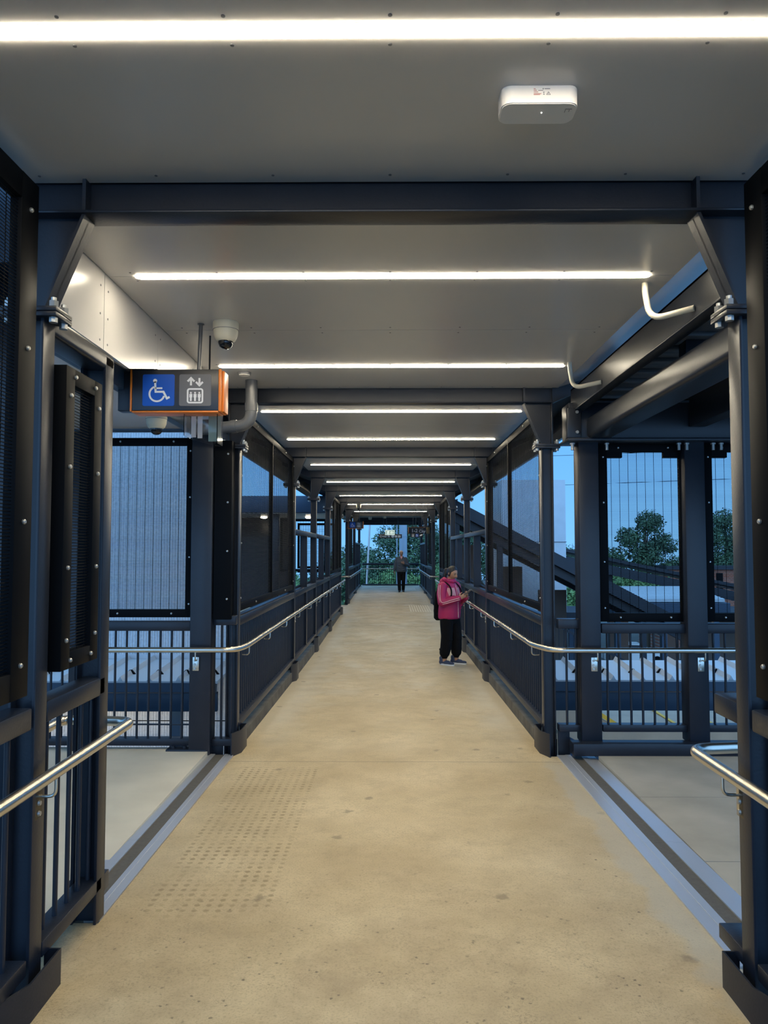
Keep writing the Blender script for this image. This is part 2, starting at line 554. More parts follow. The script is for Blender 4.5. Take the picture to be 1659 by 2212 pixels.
# ------------------------------------------------------------------ steel portals
def ibeam_x(mb, x0, x1, y, z0, z1, w=.13, t=.012):
    mb.box((x0, y - w / 2, z0), (x1, y + w / 2, z0 + t), .003)
    mb.box((x0, y - w / 2, z1 - t), (x1, y + w / 2, z1))
    mb.box((x0, y - .005, z0 + t), (x1, y + .005, z1 - t))


def make_portal():
    r = thing('steel_portal', '', 'portal')
    mb = MB(); ibeam_x(mb, -1.47, 1.47, 0, 3.06, 3.30)
    bm_ = mb.build('beam', 'steel', r)
    for s in (-1, 1):
        mb = MB()
        mb.prism([(-.058, 3.072), (-.058, 3.20), (-.062, 3.215), (.062, 3.215), (.058, 3.072)], 0, s * 1.212 - .007, s * 1.212 + .007)
        mb.build('stiffener', 'steel', bm_)
        # column: inner flange, web, outer flange
        mb = MB()
        mb.box((s * XP, -.05, -.34), (s * (XP + .014), .05, 2.645), .003)
        mb.box((s * 1.456, -.05, -.34), (s * 1.47, .05, 2.645), .003)
        mb.box((s * (XP + .012), -.006, -.34), (s * 1.458, .006, 2.645))
        mb.build('post', 'steel', r)
        # haunch: web plate and inclined inner flange
        mb = MB()
        mb.prism([(s * XP, 2.685), (s * 1.47, 2.685), (s * 1.47, 3.06), (s * 1.21, 3.06)], 1, -.006, .006)
        dx, dz = (1.21 - XP), (3.06 - 2.685); ln = math.hypot(dx, dz); nx, nz_ = dz / ln, -dx / ln
        t = .014
        mb.prism([(s * XP, 2.685), (s * 1.21, 3.06), (s * (1.21 + nx * t), 3.06 + nz_ * 0), (s * (XP + nx * t), 2.685)], 1, -.05, .05)
        mb.box((s * 1.456, -.05, 2.685), (s * 1.47, .05, 3.06), .003)
        mb.build('haunch', 'steel', r)
        mb = MB()
        mb.box((s * 1.305, -.075, 2.645), (s * 1.53, .075, 2.664), .003)
        mb.box((s * 1.305, -.075, 2.666), (s * 1.53, .075, 2.685), .003)
        pl = mb.build('splice_plate', 'steel', r)
        for xx in (1.328, 1.505):
            for yy in (-.045, .045):
                mb = MB(); mb.lathe([(.019, 0), (.019, .026)], (s * xx, yy, 2.685), 2, 6)
                mb.lathe([(.017, -.02), (.017, 0), (.011, 0), (.011, .08)], (s * xx, yy, 2.645), 2, 8)
                mb.build('bolt', 'bolt', pl)
        # outrigger under the eave
        mb = MB()
        mb.prism([(s * 1.47, 3.06), (s * 1.47, 3.20), (s * 2.0, 3.365), (s * 2.0, 3.30)], 1, -.04, .04)
        mb.build('outrigger', 'steel', r)
    return r


p0 = make_portal()
for i, y in enumerate(PORT):
    o = p0 if i == 0 else copy_tree(p0)
    o.location = (0, y, 0)
    if i == 0 or i == 1:   # no outriggers where the landings' own roofs meet these portals
        pass
    o['label'] = f'{ORD[i]} dark steel portal across the walkway, counting away from the viewer'
    o['group'] = 'steel portals along the walkway'
for o in list(COL.objects):   # the lobby roofs stand where these outriggers would be
    if o.name.startswith('outrigger') and o.parent in (p0,) :
        bpy.data.objects.remove(o)

mb = MB(); mb.box((-1.6, 34.42, 2.88), (1.6, 34.6, 3.19), .004)
tag(mb.build('end_fascia', 'steel'), 'dark fascia closing the roof at the far end of the walkway', 'fascia')


# ------------------------------------------------------------------ strip lights
LY = [2.05, 3.96, 5.94, 7.91, 9.92, 12.9, 16.17, 20.3, 24.2, 28.7]
LL = 2.765


def make_light():
    r = thing('strip_light', '', 'ceiling light')
    mb = MB()
    h = LL / 2; wv = .028
    pts = []
    for k in range(7): a = -PI / 2 + PI * k / 6; pts.append((h - wv + wv * math.cos(a), wv * math.sin(a)))
    for k in range(7): a = PI / 2 + PI * k / 6; pts.append((-h + wv + wv * math.cos(a), wv * math.sin(a)))
    mb.prism(pts, 2, -.0025, .002)
    mb.build('diffuser', 'led', r)
    mb = MB()
    mb.box((-h + .02, -.03, .001), (h - .02, .03, .008))
    mb.build('housing', 'white', r)
    return r


l0 = make_light()
LN = ['glowing strip light across the ceiling just before the first steel portal',
      'glowing strip light across the ceiling just behind the first steel portal',
      'glowing strip light in the bay of the lift sign, midway to the second portal',
      'glowing strip light just behind the second steel portal',
      'second glowing strip light behind the second steel portal, before the third',
      'glowing strip light between the third and fourth steel portals',
      'glowing strip light between the fourth and fifth steel portals',
      'glowing strip light between the fifth and sixth steel portals',
      'glowing strip light above the far lift sign, before the seventh portal',
      'most distant glowing strip light, before the eighth steel portal']
for i, y in enumerate(LY):
    o = l0 if i == 0 else copy_tree(l0)
    o.location = (.01, y, CEIL - .002)
    o['label'] = LN[i]; o['group'] = 'strip lights across the walkway ceiling'


# ------------------------------------------------------------------ balustrades
bal_cache = {}


def balu_mesh(h, r=.0105):
    k = (round(h, 3), r)
    if k not in bal_cache:
        mb = MB(); mb.tube([(0, 0, 0), (0, 0, h)], r, 10, caps=False)
        bal_cache[k] = mb.mesh('baluster', 'steel')
    return bal_cache[k]


def balustrade(name, label, group, p, d, L, z0=.17, z1=1.13, space=.105, out=(1, 0), brackets=(), posts=(), first=None, rail_w=.10):
    """p: start on the inner face line, d: unit direction in plan, out: unit direction away from the walkway"""
    r = thing(name, label, 'balustrade', (p[0], p[1], 0), group=group)
    D, O = Vector((*d, 0)), Vector((*out, 0))
    F = Matrix((D, O, Vector((0, 0, 1)))).transposed().to_4x4()
    a = MB(); a.box((0, 0, z1 - .085), (L, rail_w, z1), .008); a.xform(F); a.build('top_rail', 'steel', r)
    a = MB(); a.box((0, 0, z0 - .035), (L, rail_w, z0 + .025), .005); a.xform(F); a.build('bottom_rail', 'steel', r)
    n = int(round((L - .06) / space)); me = balu_mesh(z1 - .08 - z0 - .02)
    st = first if first is not None else (L - (n - 1) * space) / 2
    for i in range(n):
        u = st + i * space
        if u > L - .02: break
        if any(abs(u - q_) < .035 for q_ in posts): continue
        c = D * u + O * (rail_w * .5)
        link('baluster', me, r, (c.x, c.y, z0 + .02))
    for u in posts:
        a = MB(); a.box((u - .05, .0, z0), (u + .05, .012, z1 - .08), .002); a.box((u - .006, .01, z0), (u + .006, .10, z1 - .08)); a.xform(F)
        a.build('post', 'steel', r)
    for u in brackets:
        zz = zf(p[1] + d[1] * u)
        pth = [(u - .27, .012), (u - .125, -.046), (u + .125, -.046), (u + .125, .02)]
        inn = [(u - .268, .021), (u - .123, -.038), (u + .117, -.038), (u + .117, .02)]
        a = MB(); a.prism(pth + inn[::-1], 2, zz - .004, z0 - .03); a.xform(F)
        a.build('foot_bracket', 'steel', r)
    return r


G_B = 'walkway balustrades'
for s in (-1, 1):
    sd = SIDE[s]
    balustrade('balustrade', f'dark bar balustrade before the first steel portal on the {sd}', G_B, (s * XP, .3), (0, 1), 2.58, out=(s, 0), brackets=(2.65,), first=.08)
    names = {1: 'second and third', 2: 'third and fourth', 3: 'fourth and fifth', 4: 'fifth and sixth', 6: 'seventh and eighth', 7: 'eighth and ninth'}
    for i, nm in names.items():
        a, b = PORT[i] + .055, PORT[i + 1] - .055
        br = [.0 - .055] if i in (1, 6) else []
        br.append(b - a + .055)
        mid = (b - a) / 2
        if i == 1: br = [-.0 + .0, b - a + .055]
        balustrade('balustrade', f'dark bar balustrade between {nm} steel portals on the {sd}', G_B, (s * XP, a), (0, 1), b - a, out=(s, 0), brackets=br, posts=(mid,) if i in (2, 3, 7) else ())
# stub ends around the first portal
balustrade('balustrade', 'short dark balustrade between the first portal and the lobby end post', G_B, (-XP, 3.01), (0, 1), .60, out=(-1, 0), z1=1.13, first=.10, space=.115)
r_ = balustrade('balustrade', 'short rail stub with a single bar just past the first portal, stair side', G_B, (XP, 3.0), (0, 1), .21, out=(1, 0), first=.14, space=.5, z0=.16)

# end posts with portal frame over the small screen (lift lobby side)
r = thing('screen_end_post', 'dark end post and header framing the narrow mesh screen by the lift lobby', 'post', (-XP, 3.6, 0))
mb = MB()
mb.box((0, -.05, -.005), (-.014, .05, 2.66), .003); mb.box((-.012, -.006, -.005), (-.115, .006, 2.66)); mb.box((-.11, -.05, -.005), (-.124, .05, 2.66), .003)
mb.build('post', 'steel', r)
mb = MB(); mb.box((.0, -.62, 2.60), (-.13, .06, 2.685), .02); mb.build('header', 'steel', r)
mb = MB(); mb.box((-.02, -.02, .08), (-.16, .16, .165), .004); mb.build('base_stub', 'steel', r)


# ------------------------------------------------------------------ mesh screens
bolt_me = None


def mesh_screen(label, group, p, d, out, L, z0, z1, fw=.07, mull=(), th=.045, side_w=None, bolts=True, step=.0127, vstep=.0762, notch=False):
    global bolt_me
    r = thing('mesh_screen', label, 'mesh screen', (p[0], p[1], 0), group=group)
    D, O = Vector((*d, 0)), Vector((*out, 0))
    F = Matrix((D, O, Vector((0, 0, 1)))).transposed().to_4x4()
    sw = side_w or fw
    a = MB()
    a.box((0, 0, z0), (sw, th, z1), .003); a.box((L - sw, 0, z0), (L, th, z1), .003)
    a.box((sw - .01, 0.001, z0), (L - sw + .01, th - .001, z0 + fw), .003); a.box((sw - .01, 0.001, z1 - fw), (L - sw + .01, th - .001, z1), .003)
    for m_ in mull: a.box((m_ - .018, 0, z0 + .01), (m_ + .018, th, z1 - .01), .003)
    if notch:
        for u in (sw, L - sw - .13): a.box((u - .005, .002, z1 - fw - .05), (u + .135, th - .002, z1 - fw + .02))
    a.xform(F); a.build('frame', 'black', r)
    a = MB()
    zz = z0 + fw + .006
    while zz < z1 - fw:
        a.tube([(sw - .01, .016, zz), (L - sw + .01, .016, zz)], .0020, 4, caps=False); zz += step
    u = sw + vstep * .5
    while u < L - sw:
        a.tube([(u, .0205, z0 + fw - .01), (u, .0205, z1 - fw + .01)], .0021, 4, caps=False); u += vstep
    a.xform(F); a.build('wire_mesh', 'black', r, smooth=False)
    if bolts:
        if bolt_me is None:
            b = MB(); b.lathe([(.0095, 0), (.0095, .006), (.006, .010)], (0, 0, 0), 2, 10); bolt_me = b.mesh('bolt', 'bolt')
        sp = [(sw * .5, z) for z in (z0 + .12, (z0 * 2 + z1) / 3, (z0 + 2 * z1) / 3, z1 - .12)]
        sp += [(L - u, z) for u, z in sp]
        sp += [(u, z0 + fw * .5) for u in (L * .22, L * .78)] + [(u, z1 - fw * .5) for u in (L * .22, L * .78)]
        for u, z in sp:
            c = D * u
            o = link('bolt', bolt_me, r, (c.x, c.y, z))
            o.rotation_euler = (-O).to_track_quat('Z', 'Y').to_euler()
    return r


G_M = 'black mesh screens'
for s in (-1, 1):
    sd = SIDE[s]
    mesh_screen(f'tall black mesh screen before the first steel portal on the {sd}', G_M, (s * 1.345, .6), (0, 1), (s, 0), 2.20, 1.19, 3.12, fw=.10, side_w=.13)
    mesh_screen(f'tall black mesh screen between second and third portals on the {sd}', G_M, (s * 1.375, 6.86), (0, 1), (s, 0), 3.80, 1.17, 3.04, mull=(1.9,))
    mesh_screen(f'tall black mesh screen between fifth and sixth portals on the {sd}', G_M, (s * 1.375, 17.07), (0, 1), (s, 0), 3.76, 1.17, 3.04, mull=(1.25, 2.5), bolts=False)
    mesh_screen(f'tall black mesh screen just beyond the seventh portal on the {sd}', G_M, (s * 1.375, 24.67), (0, 1), (s, 0), 2.6, 1.17, 3.0, bolts=False)
mesh_screen('narrow black mesh screen under the header, between first portal and lobby end post', G_M, (-1.325, 3.03), (0, 1), (-1, 0), .38, 1.24, 2.49, fw=.07, side_w=.085, th=.06)
mb = MB(); mb.box((-1.555, 6.60, 1.12), (-1.40, 6.72, 2.70), .004)
r = thing('screen_return', 'black folded corner channel with bolts wrapping the second portal post, lobby side', 'screen', (0, 0, 0))
mb.build('channel', 'black', r)
for z in (1.30, 1.72, 2.15, 2.58):
    o = link('bolt', bolt_me, r, (-1.435, 6.60, z)); o.rotation_euler = (PI / 2, 0, 0)


# ------------------------------------------------------------------ slat guards with mid rail in the open bays
fin_me = None
for s in (-1, 1):
    for (i, nm) in ((2, 'third and fourth'), (3, 'fourth and fifth'), (7, 'eighth and ninth')):
        a, b = PORT[i] + .055, PORT[i + 1] - .055
        r = thing('slat_guard', f'guard of broad upright fins under a mid rail, between {nm} portals, {SIDE[s]}', 'guard', (s * XP, a, 0), group='fin guards above the balustrades')
        mb = MB(); mb.box((0, 0, 1.955), (s * .10, b - a, 2.03), .006); mb.build('mid_rail', 'steel', r)
        if fin_me is None:
            mb = MB(); mb.box((0, -.006, 1.12), (.115, .006, 1.97)); mb.box((0, -.025, 1.12), (.010, .025, 1.97), .002); fin_me = mb.mesh('fin', 'steel')
        n = 1 if i != 7 else 3
        for k in range(n):
            o = link('fin', fin_me, r, (0, (b - a) * (k + 1) / (n + 1), 0))
            o.scale = (s, 1, 1)
        mb = MB(); mb.box((s * .11, 0, 1.10), (s * .125, b - a, 1.16)); mb.build('sill', 'steel', r)


# ------------------------------------------------------------------ handrails
def handrail(label, pts, brackets, fil=.09, r_=.0245):
    r = thing('handrail', label, 'handrail', (0, 0, 0), group='stainless handrails')
    mb = MB(); mb.tube(fillet(pts, fil, 7), r_, 16); mb.build('tube', 'stainless', r)
    for (x, y, ox, oy, plate) in brackets:
        mb = MB()
        P = [Vector((x, y, .865)), Vector((x, y, .775)), Vector((x + ox * .066, y + oy * .066, .775))]
        mb.tube(fillet(P, .03, 5), .0065, 8)
        b = mb.build('bracket', 'stainless', r)
        if plate:
            mb = MB()
            if abs(ox) > 0: mb.box((x + ox * .066, y - .03, .69), (x + ox * .072, y + .03, .81), .002)
            else: mb.box((x - .04, y + oy * .066, .68), (x + .015, y + oy * .07, .80), .002)
            mb.build('bracket_plate', 'stainless', b)
            for z in (.71, .75) if abs(ox) > 0 else (.70, .735, .77):
                mb = MB()
                if abs(ox) > 0: mb.lathe([(.011, 0), (.009, -ox * .008)], (x + ox * .066, y, z), 0, 8)
                else: mb.lathe([(.011, 0), (.009, -.008)], (x - .02, y + oy * .066, z), 1, 8)
                mb.build('bolt', 'bolt', b)
    return r


H = .87
handrail('stainless handrail ending in a return bend by the lift lobby, before the first portal',
         [(-1.297, -.2, H), (-1.297, 3.80, H), (-1.66, 3.84, H), (-1.66, 3.5, H)], [(-1.297, 2.95, -1, 0, True), (-1.297, 1.0, -1, 0, True)], fil=.07)
handrail('stainless handrail ending in a return bend just past the first portal, stair side',
         [(1.297, -.2, H), (1.297, 3.30, H), (1.72, 3.36, H), (1.72, 3.0, H)], [(1.297, 2.99, 1, 0, True), (1.297, 1.0, 1, 0, True)], fil=.09)
bl = [(s_, y) for s_ in (-1,) for y in (6.9, 8.1, 9.4, 10.75, 12.3, 13.85, 15.4, 17.0, 18.3, 19.6, 20.8)]
handrail('long stainless handrail from the lift landing along the walkway balustrade',
         [(-3.6, 6.50, H), (-1.335, 6.50, H), (-1.29, 6.78, H), (-1.29, 21.35, H)],
         [(-1.29, y, -1, 0, abs(min((p - y for p in PORT), key=abs)) < .02) for _, y in bl] + [(-1.68, 6.50, 0, 1, True)], fil=.12)
handrail('long stainless handrail from the stair landing along the walkway beside the woman',
         [(3.2, 6.50, H), (1.395, 6.50, H), (1.29, 6.86, H), (1.29, 21.35, H)],
         [(1.29, y, 1, 0, abs(min((p - y for p in PORT), key=abs)) < .02) for _, y in bl] + [(1.78, 6.50, 0, 1, True), (2.70, 6.50, 0, 1, True)], fil=.12)
by = (24.8, 26, 27.2, 28.4, 29.5, 30.7, 31.9, 33.1)
handrail('far stainless handrail beyond the second opening, running on across the end barrier',
         [(-1.75, 24.3, H), (-1.32, 24.3, H), (-1.29, 24.6, H), (-1.29, 34.55, H), (1.30, 34.55, H)],
         [(-1.29, y, -1, 0, False) for y in by], fil=.12)
handrail('far stainless handrail beyond the second opening on the stair side, behind the man',
         [(1.75, 24.3, H), (1.32, 24.3, H), (1.29, 24.6, H), (1.29, 33.6, H)], [(1.29, y, 1, 0, False) for y in by], fil=.12)

# end barrier
balustrade('end_barrier', 'dark bar barrier closing the far end of the walkway behind the man', None, (-1.30, 34.72), (1, 0), 2.62, z0=.13, z1=1.12, out=(0, 1), space=.10)

# expansion joints beside the deck
for s, x0 in ((-1, 1.365), (1, 1.445)):
    y0, y1 = (3.60, 6.62) if s < 0 else (3.22, 6.62)
    r = thing('expansion_joint', f'aluminium expansion joint with dark rubber strip along the {SIDE[s]} of the deck', 'floor joint', (0, 0, 0), group='floor expansion joints')

    def strip(nm, a, b, m_, h):
        mb = MB()
        sl = lambda y: -.0145 * max(0, y - 3)
        for ya, yb in ((y0, 4.6), (4.602, y1)):
            vs = []
            for (x, y, z) in ((a, ya, 0), (b, ya, 0), (b, yb, 0), (a, yb, 0)):
                vs.append((s * x, y, sl(y)))
            A = [mb.bm.verts.new((x, y, z - .03)) for x, y, z in vs]; B = [mb.bm.verts.new((x, y, z + h)) for x, y, z in vs]
            mb.bm.faces.new(A[::-1]); mb.bm.faces.new(B)
            for i in range(4): mb.bm.faces.new((A[i], A[(i + 1) % 4], B[(i + 1) % 4], B[i]))
        mb.build(nm, m_, r)
    w1 = .075 if s < 0 else .115
    strip('cover_strip', x0, x0 + w1 * .62, 'alu', .005); strip('cover_strip', x0 + w1 * .62, x0 + w1, 'alu', .008)
    strip('rubber_strip', x0 + w1, x0 + w1 + .085, 'rubber', .001)
    strip('cover_strip', x0 + w1 + .085, x0 + w1 + .13, 'alu', .008); strip('cover_strip', x0 + w1 + .13, x0 + w1 + .20, 'alu', .004)
if True:
    mb = MB(); mb.box((1.363, 2.6, -.30), (1.447, 6.62, -.062)); mb.prism([(3.0, -.05), (3.0, -.004), (6.62, -.060), (6.62, -.08)], 0, 1.363, 1.447); struct(mb.build('floor_right', 'floor'))
    for s in (-1, 1):
        mb = MB(); mb.box((s * 1.475, 6.69, -.38), (s * 1.575, 6.71, .02 if s < 0 else .15)); struct(mb.build('trim_4', 'steel'))
        mb = MB(); mb.box((s * 1.37, 6.625, -.40), (s * 1.80, 6.70, -.085)); struct(mb.build('trim_3', 'steel'))

# ------------------------------------------------------------------ lift landing (lobby) on the left
def lobby_post(x, y, z0, z1, r, w=.185):
    mb = MB(); mb.box((x - w / 2, y - w / 2, z0), (x + w / 2, y + w / 2, z1), .014); mb.build('post', 'steel', r)


def back_wall(side, y, x0, x1, posts, r_lab, r_grp):
    """balustrade pieces and mesh screens between posts, facing the viewer"""


mb = MB(); mb.box((-1.73, 4.30, 2.905), (-1.536, 6.70, 2.925)); struct(mb.build('ceiling', 'ceiling'))
LB = thing('lift_lobby_canopy', 'flat white-soffited canopy on dark posts over the lift landing behind the hanging sign', 'canopy', (0, 0, 0))
mb = MB(); mb.box((-5.0, 2.8, 2.80), (-1.80, 6.74, 2.815)); mb.build('soffit', 'ceiling', LB)
mb = MB(); mb.box((-5.2, 2.75, 2.82), (-1.80, 6.80, 3.25)); mb.box((-1.80, 3.06, 2.93), (-1.545, 6.64, 3.29)); mb.build('roof', 'navy', LB)
mb = MB(); mb.box((-1.80, 3.06, 2.77), (-1.73, 6.74, 2.93), .004); mb.build('edge_beam', 'navy', LB)
mb = MB(); mb.box((-5.2, 6.56, 2.78), (-1.80, 6.66, 2.845), .004); mb.build('edge_beam', 'navy', LB)
for x in (-1.66, -2.72, -3.8): lobby_post(x, 6.68, -.06, 2.80, LB, .19)
lobby_post(-1.68, 3.30, -.06, 2.80, LB, .19); lobby_post(-3.8, 3.0, -.06, 2.80, LB, .19)
mb = MB(); mb.box((-1.95, 6.58, -.03), (-1.60, 6.715, -.001), .004)
for x in (-1.9, -1.8): mb.lathe([(.018, -.002), (.018, .02)], (x, 6.64, 0), 2, 8)
mb.build('base_plate', 'steel', LB)
mesh_screen('black mesh screen across the back of the lift landing, beside its corner post', G_M, (-2.62, 6.70), (1, 0), (0, 1), .86, 1.13, 2.74, th=.05)
mesh_screen('second black mesh screen of the lift landing, hidden partly by the first portal', G_M, (-3.68, 6.70), (1, 0), (0, 1), .86, 1.13, 2.74, th=.05)
G_L = 'landing balustrades'
rr = balustrade('landing_balustrade', 'bar balustrade across the back of the lift landing under the mesh screen', G_L, (-2.63, 6.65), (1, 0), .875, z0=.05, z1=1.10, out=(0, 1), space=.1)
mb = MB(); mb.tube([(0, .05, .19), (.875, .05, .19)], .008, 8); mb.build('mid_bar', 'steel', rr)
balustrade('landing_balustrade', 'bar balustrade of the lift landing seen through the first portal bars', G_L, (-3.70, 6.65), (1, 0), .875, z0=.05, z1=1.10, out=(0, 1), space=.1)
balustrade('landing_balustrade', 'stub of balustrade joining the lift landing corner post to the second portal', G_L, (-1.565, 6.65), (1, 0), .20, z0=.05, z1=1.15, out=(0, 1), space=.085, first=.07)

# ------------------------------------------------------------------ stair landing (right)
RB = thing('stair_canopy', 'dark steel canopy with deep beams over the stair landing', 'canopy', (0, 0, 0))
for x in (1.742, 2.67, 3.6): lobby_post(x, 6.66, .06, 2.70, RB, .18)
# upper channel beam
mb = MB()
mb.box((1.60, 3.06, 2.955), (1.612, 6.60, 3.145)); mb.box((1.60, 3.06, 2.945), (1.69, 6.60, 2.958), .003); mb.box((1.60, 3.06, 3.133), (1.69, 6.60, 3.146))
mb.build('upper_beam', 'steel', RB)
# rounded lower beam
mb = MB(); mb.box((1.705, 3.05, 2.70), (1.93, 6.50, 2.88), .035); mb.build('lower_beam', 'steel', RB)
mb = MB(); mb.box((1.56, 6.52, 2.70), (6.0, 6.78, 3.02), .012); mb.build('cross_beam', 'steel', RB)
mb = MB(); mb.box((1.535, 6.47, 2.70), (1.66, 6.55, 2.965), .01); pe = mb.build('end_plate', 'steel', RB)
mb = MB(); mb.box((1.54, 6.46, 2.675), (3.6, 6.82, 2.70), .004); mb.build('cap_plate', 'steel', RB)
for x, z in ((1.62, 2.925), (1.62, 2.75)):
    mb = MB(); mb.lathe([(.014, 0), (.014, -.012)], (x, 6.47, z), 1, 8); mb.build('bolt', 'bolt', pe)
for x in (1.60, 1.90, 2.53, 2.60, 2.83, 2.90):
    mb = MB(); mb.lathe([(.014, -.05), (.014, 0), (.022, 0), (.022, .012)], (x, 6.56, 2.655), 2, 8); mb.build('bolt', 'bolt', RB)
# ribbed deck above
mb = MB()
mb.box((1.70, 2.6, 3.09), (6.0, 6.9, 3.12)); mb.box((1.70, 6.80, 3.0), (6.0, 6.86, 3.09)); mb.box((5.9, 2.6, 2.7), (6.0, 6.86, 3.09))
for k in range(13): mb.box((1.71, 2.7 + k * .32, 3.06), (5.9, 2.7 + k * .32 + .10, 3.095), .01)
mb.build('deck', 'grey', RB)
mb = MB(); mb.box((1.87, 4.7, 2.90), (5.9, 4.82, 3.06), .005); mb.box((2.6, 2.7, 2.80), (2.75, 6.5, 3.06), .01); mb.build('joist', 'steel', RB)
mb = MB(); mb.box((1.555, 6.47, -.02), (3.5, 6.62, .085), .006)
tag(mb.build('kerb_upstand', 'steel'), 'raised dark steel kerb along the back of the stair landing', 'kerb')
mesh_screen('black mesh screen with sky and tree behind, between the stair landing posts', G_M, (1.855, 6.66), (1, 0), (0, 1), .79, 1.10, 2.675, fw=.075, side_w=.075, th=.05, notch=True)
mesh_screen('outer black mesh screen of the stair landing, cut off by the first portal post', G_M, (2.785, 6.66), (1, 0), (0, 1), .75, 1.10, 2.675, fw=.075, th=.05, notch=True)
rr = balustrade('landing_balustrade', 'bar balustrade of the stair landing between its two posts', G_L, (1.85, 6.62), (1, 0), .73, z0=.185, z1=1.085, out=(0, 1), space=.102)
balustrade('landing_balustrade', 'bar balustrade of the stair landing beyond its outer post', G_L, (2.77, 6.62), (1, 0), .75, z0=.185, z1=1.085, out=(0, 1), space=.102)
balustrade('landing_balustrade', 'stub of balustrade joining the second portal to the stair landing post', G_L, (1.47, 6.62), (1, 0), .19, z0=.185, z1=1.125, out=(0, 1), space=.085, first=.08)

# ------------------------------------------------------------------ ceiling fittings
r = thing('ceiling_unit', 'white rounded box unit with printed marks fixed to the ceiling before the first portal', 'ceiling unit', (.477, 2.309, CEIL))
mb = MB(); hw, dp, rad = .122, .115, .03
pts = []
for cx, cy, a0 in ((hw - rad, rad, -PI / 2), (hw - rad, dp - rad, 0), (-hw + rad, dp - rad, PI / 2), (-hw + rad, rad, PI)):
    for k in range(6): a = a0 + PI / 2 * k / 5; pts.append((cx + rad * math.cos(a), cy + rad * math.sin(a)))
mb.prism(pts, 2, -.056, 0); mb.build('housing', 'white', r)
mb = MB(); mb.prism([(x * .97, .003 + y * .97) for x, y in pts], 2, -.0585, -.056); mb.build('cover', 'white', r)
mb = MB(); mb.lathe([(.002, 0), (.002, -.002)], (.012, .05, -.0585), 2, 10); mb.build('indicator_lamp', emat('indicator', (1, .97, .85), 4), r)
mb = MB(); red = [(-.022, -.012, .006), (-.022, -.017, .010), (-.022, -.0225, .014), (-.022, -.028, .024), (-.022, -.031, .020)]
mb.mi = 0
for x, z, l in red: mb.box((x, -.0006, z), (x + l, .001, z + .002))
mb.mi = 1
mb.box((.012, -.0006, -.012), (.030, .001, -.010)); mb.lathe([(.002, 0), (.002, .001)], (.008, -.0006, -.011), 1, 10); mb.box((-.008, -.0006, -.017), (.008, .001, -.0155))
for sg in (1, -1): mb.prism([(.010, -.0257), (.0075, -.0257 + sg * .0045), (.0125, -.0257 + sg * .0045)], 1, -.0006, .001)
tr = [(.018, -.030), (.031, -.030), (.0245, -.0205)]
for (a, b) in zip(tr, tr[1:] + tr[:1]): mb.tube([(a[0], 0, a[1]), (b[0], 0, b[1])], .0008, 5)
mb.tube([(.0225, 0, -.028), (.0255, 0, -.024)], .0008, 5)
mb.build('printed_marks', [mat('faded_red', (.45, .18, .15)), 'grey'], r)
mb = MB(); mb.box((.085, .03, -.0592), (.106, .032, -.0583)); mb.box((.085, .03, -.0592), (.0865, .05, -.0583)); mb.box((.098, .034, -.0592), (.0995, .046, -.0583)); mb.build('printed_marks', 'grey', r)


def dome(label, c):
    r = thing('dome_camera', label, 'camera', c, group='dome cameras')
    mb = MB(); mb.lathe([(.082, 0), (.082, -.045), (.080, -.05), (.076, -.085), (.064, -.115), (.05, -.125)], (0, 0, 0), 2, 32); mb.build('housing', 'cream', r)
    mb = MB(); mb.lathe([(.047, -.124), (.046, -.140), (.038, -.158), (.022, -.170), (.004, -.174)], (0, 0, 0), 2, 24); mb.build('dome', 'dome', r)
    mb = MB(); mb.lathe([(.083, -.05), (.083, -.052)], (0, 0, 0), 2, 32); mb.build('seam_ring', 'grey', r)
    return r


d0 = dome('cream dome camera on the ceiling beside the hanger of the lift sign', (-1.064, 4.78, CEIL))
for lab, c in (('cream dome camera under the lift landing soffit, below the sign', (-1.826, 5.8, 2.80)),
               ('small dome camera by the far lift sign', (-1.02, 24.2, CEIL)),
               ('small dome camera over the far exit sign', (-.24, 32.0, CEIL)),
               ('small dome camera at the far roof edge above the leaning white pole', (-.9, 33.4, CEIL))):
    o = copy_tree(d0); o.location = c; o['label'] = lab
r = thing('smoke_detector', 'flat round grey detector on the ceiling above the downpipe', 'detector', (-1.21, 6.15, CEIL))
mb = MB(); mb.lathe([(.054, 0), (.054, -.016), (.05, -.02)], (0, 0, 0), 2, 28); mb.build('body', 'grey', r)
mb = MB(); mb.lathe([(.045, -.02), (.045, -.024)], (0, 0, 0), 2, 28); mb.build('lens_ring', 'white', r)

r = thing('downpipe', 'dark grey rainwater pipe dropping from the ceiling and turning to the lobby', 'pipe', (0, 0, 0))
mb = MB(); mb.tube(fillet([(-1.205, 6.44, CEIL), (-1.205, 6.44, 2.81), (-1.62, 6.50, 2.785), (-1.75, 6.5, 2.79)], .12, 8), .052, 20); mb.build('pipe', 'pvc', r)
mb = MB(); mb.tube([(-1.205, 6.44, 3.0), (-1.205, 6.44, 2.93)], .0565, 20); mb.tube([(-1.33, 6.457, 2.803), (-1.38, 6.464, 2.80)], .0565, 20); mb.build('socket', 'pvc', r)

for lab, y in (('ribbed cream flexible conduit curling from the end of the second strip light', 4.08), ('ribbed cream flexible conduit curling from the end of the third strip light', 5.82)):
    mb = MB()
    P = fillet([(1.405, y, CEIL + .01), (1.405, y, 3.15), (1.42, y - .03, 2.985), (1.602, y - .19, 3.0)], .16, 16)
    Q = []
    for a, b in zip(P, P[1:]):
        n = max(1, int((b - a).length / .004))
        for k in range(n): Q.append(a + (b - a) * k / n)
    mb.tube(Q, [.0155 + (.0018 if i % 2 else -.001) for i in range(len(Q))], 12)
    tag(mb.build('flexible_conduit', 'cream', ang=80), lab, 'conduit', 'flexible conduits')


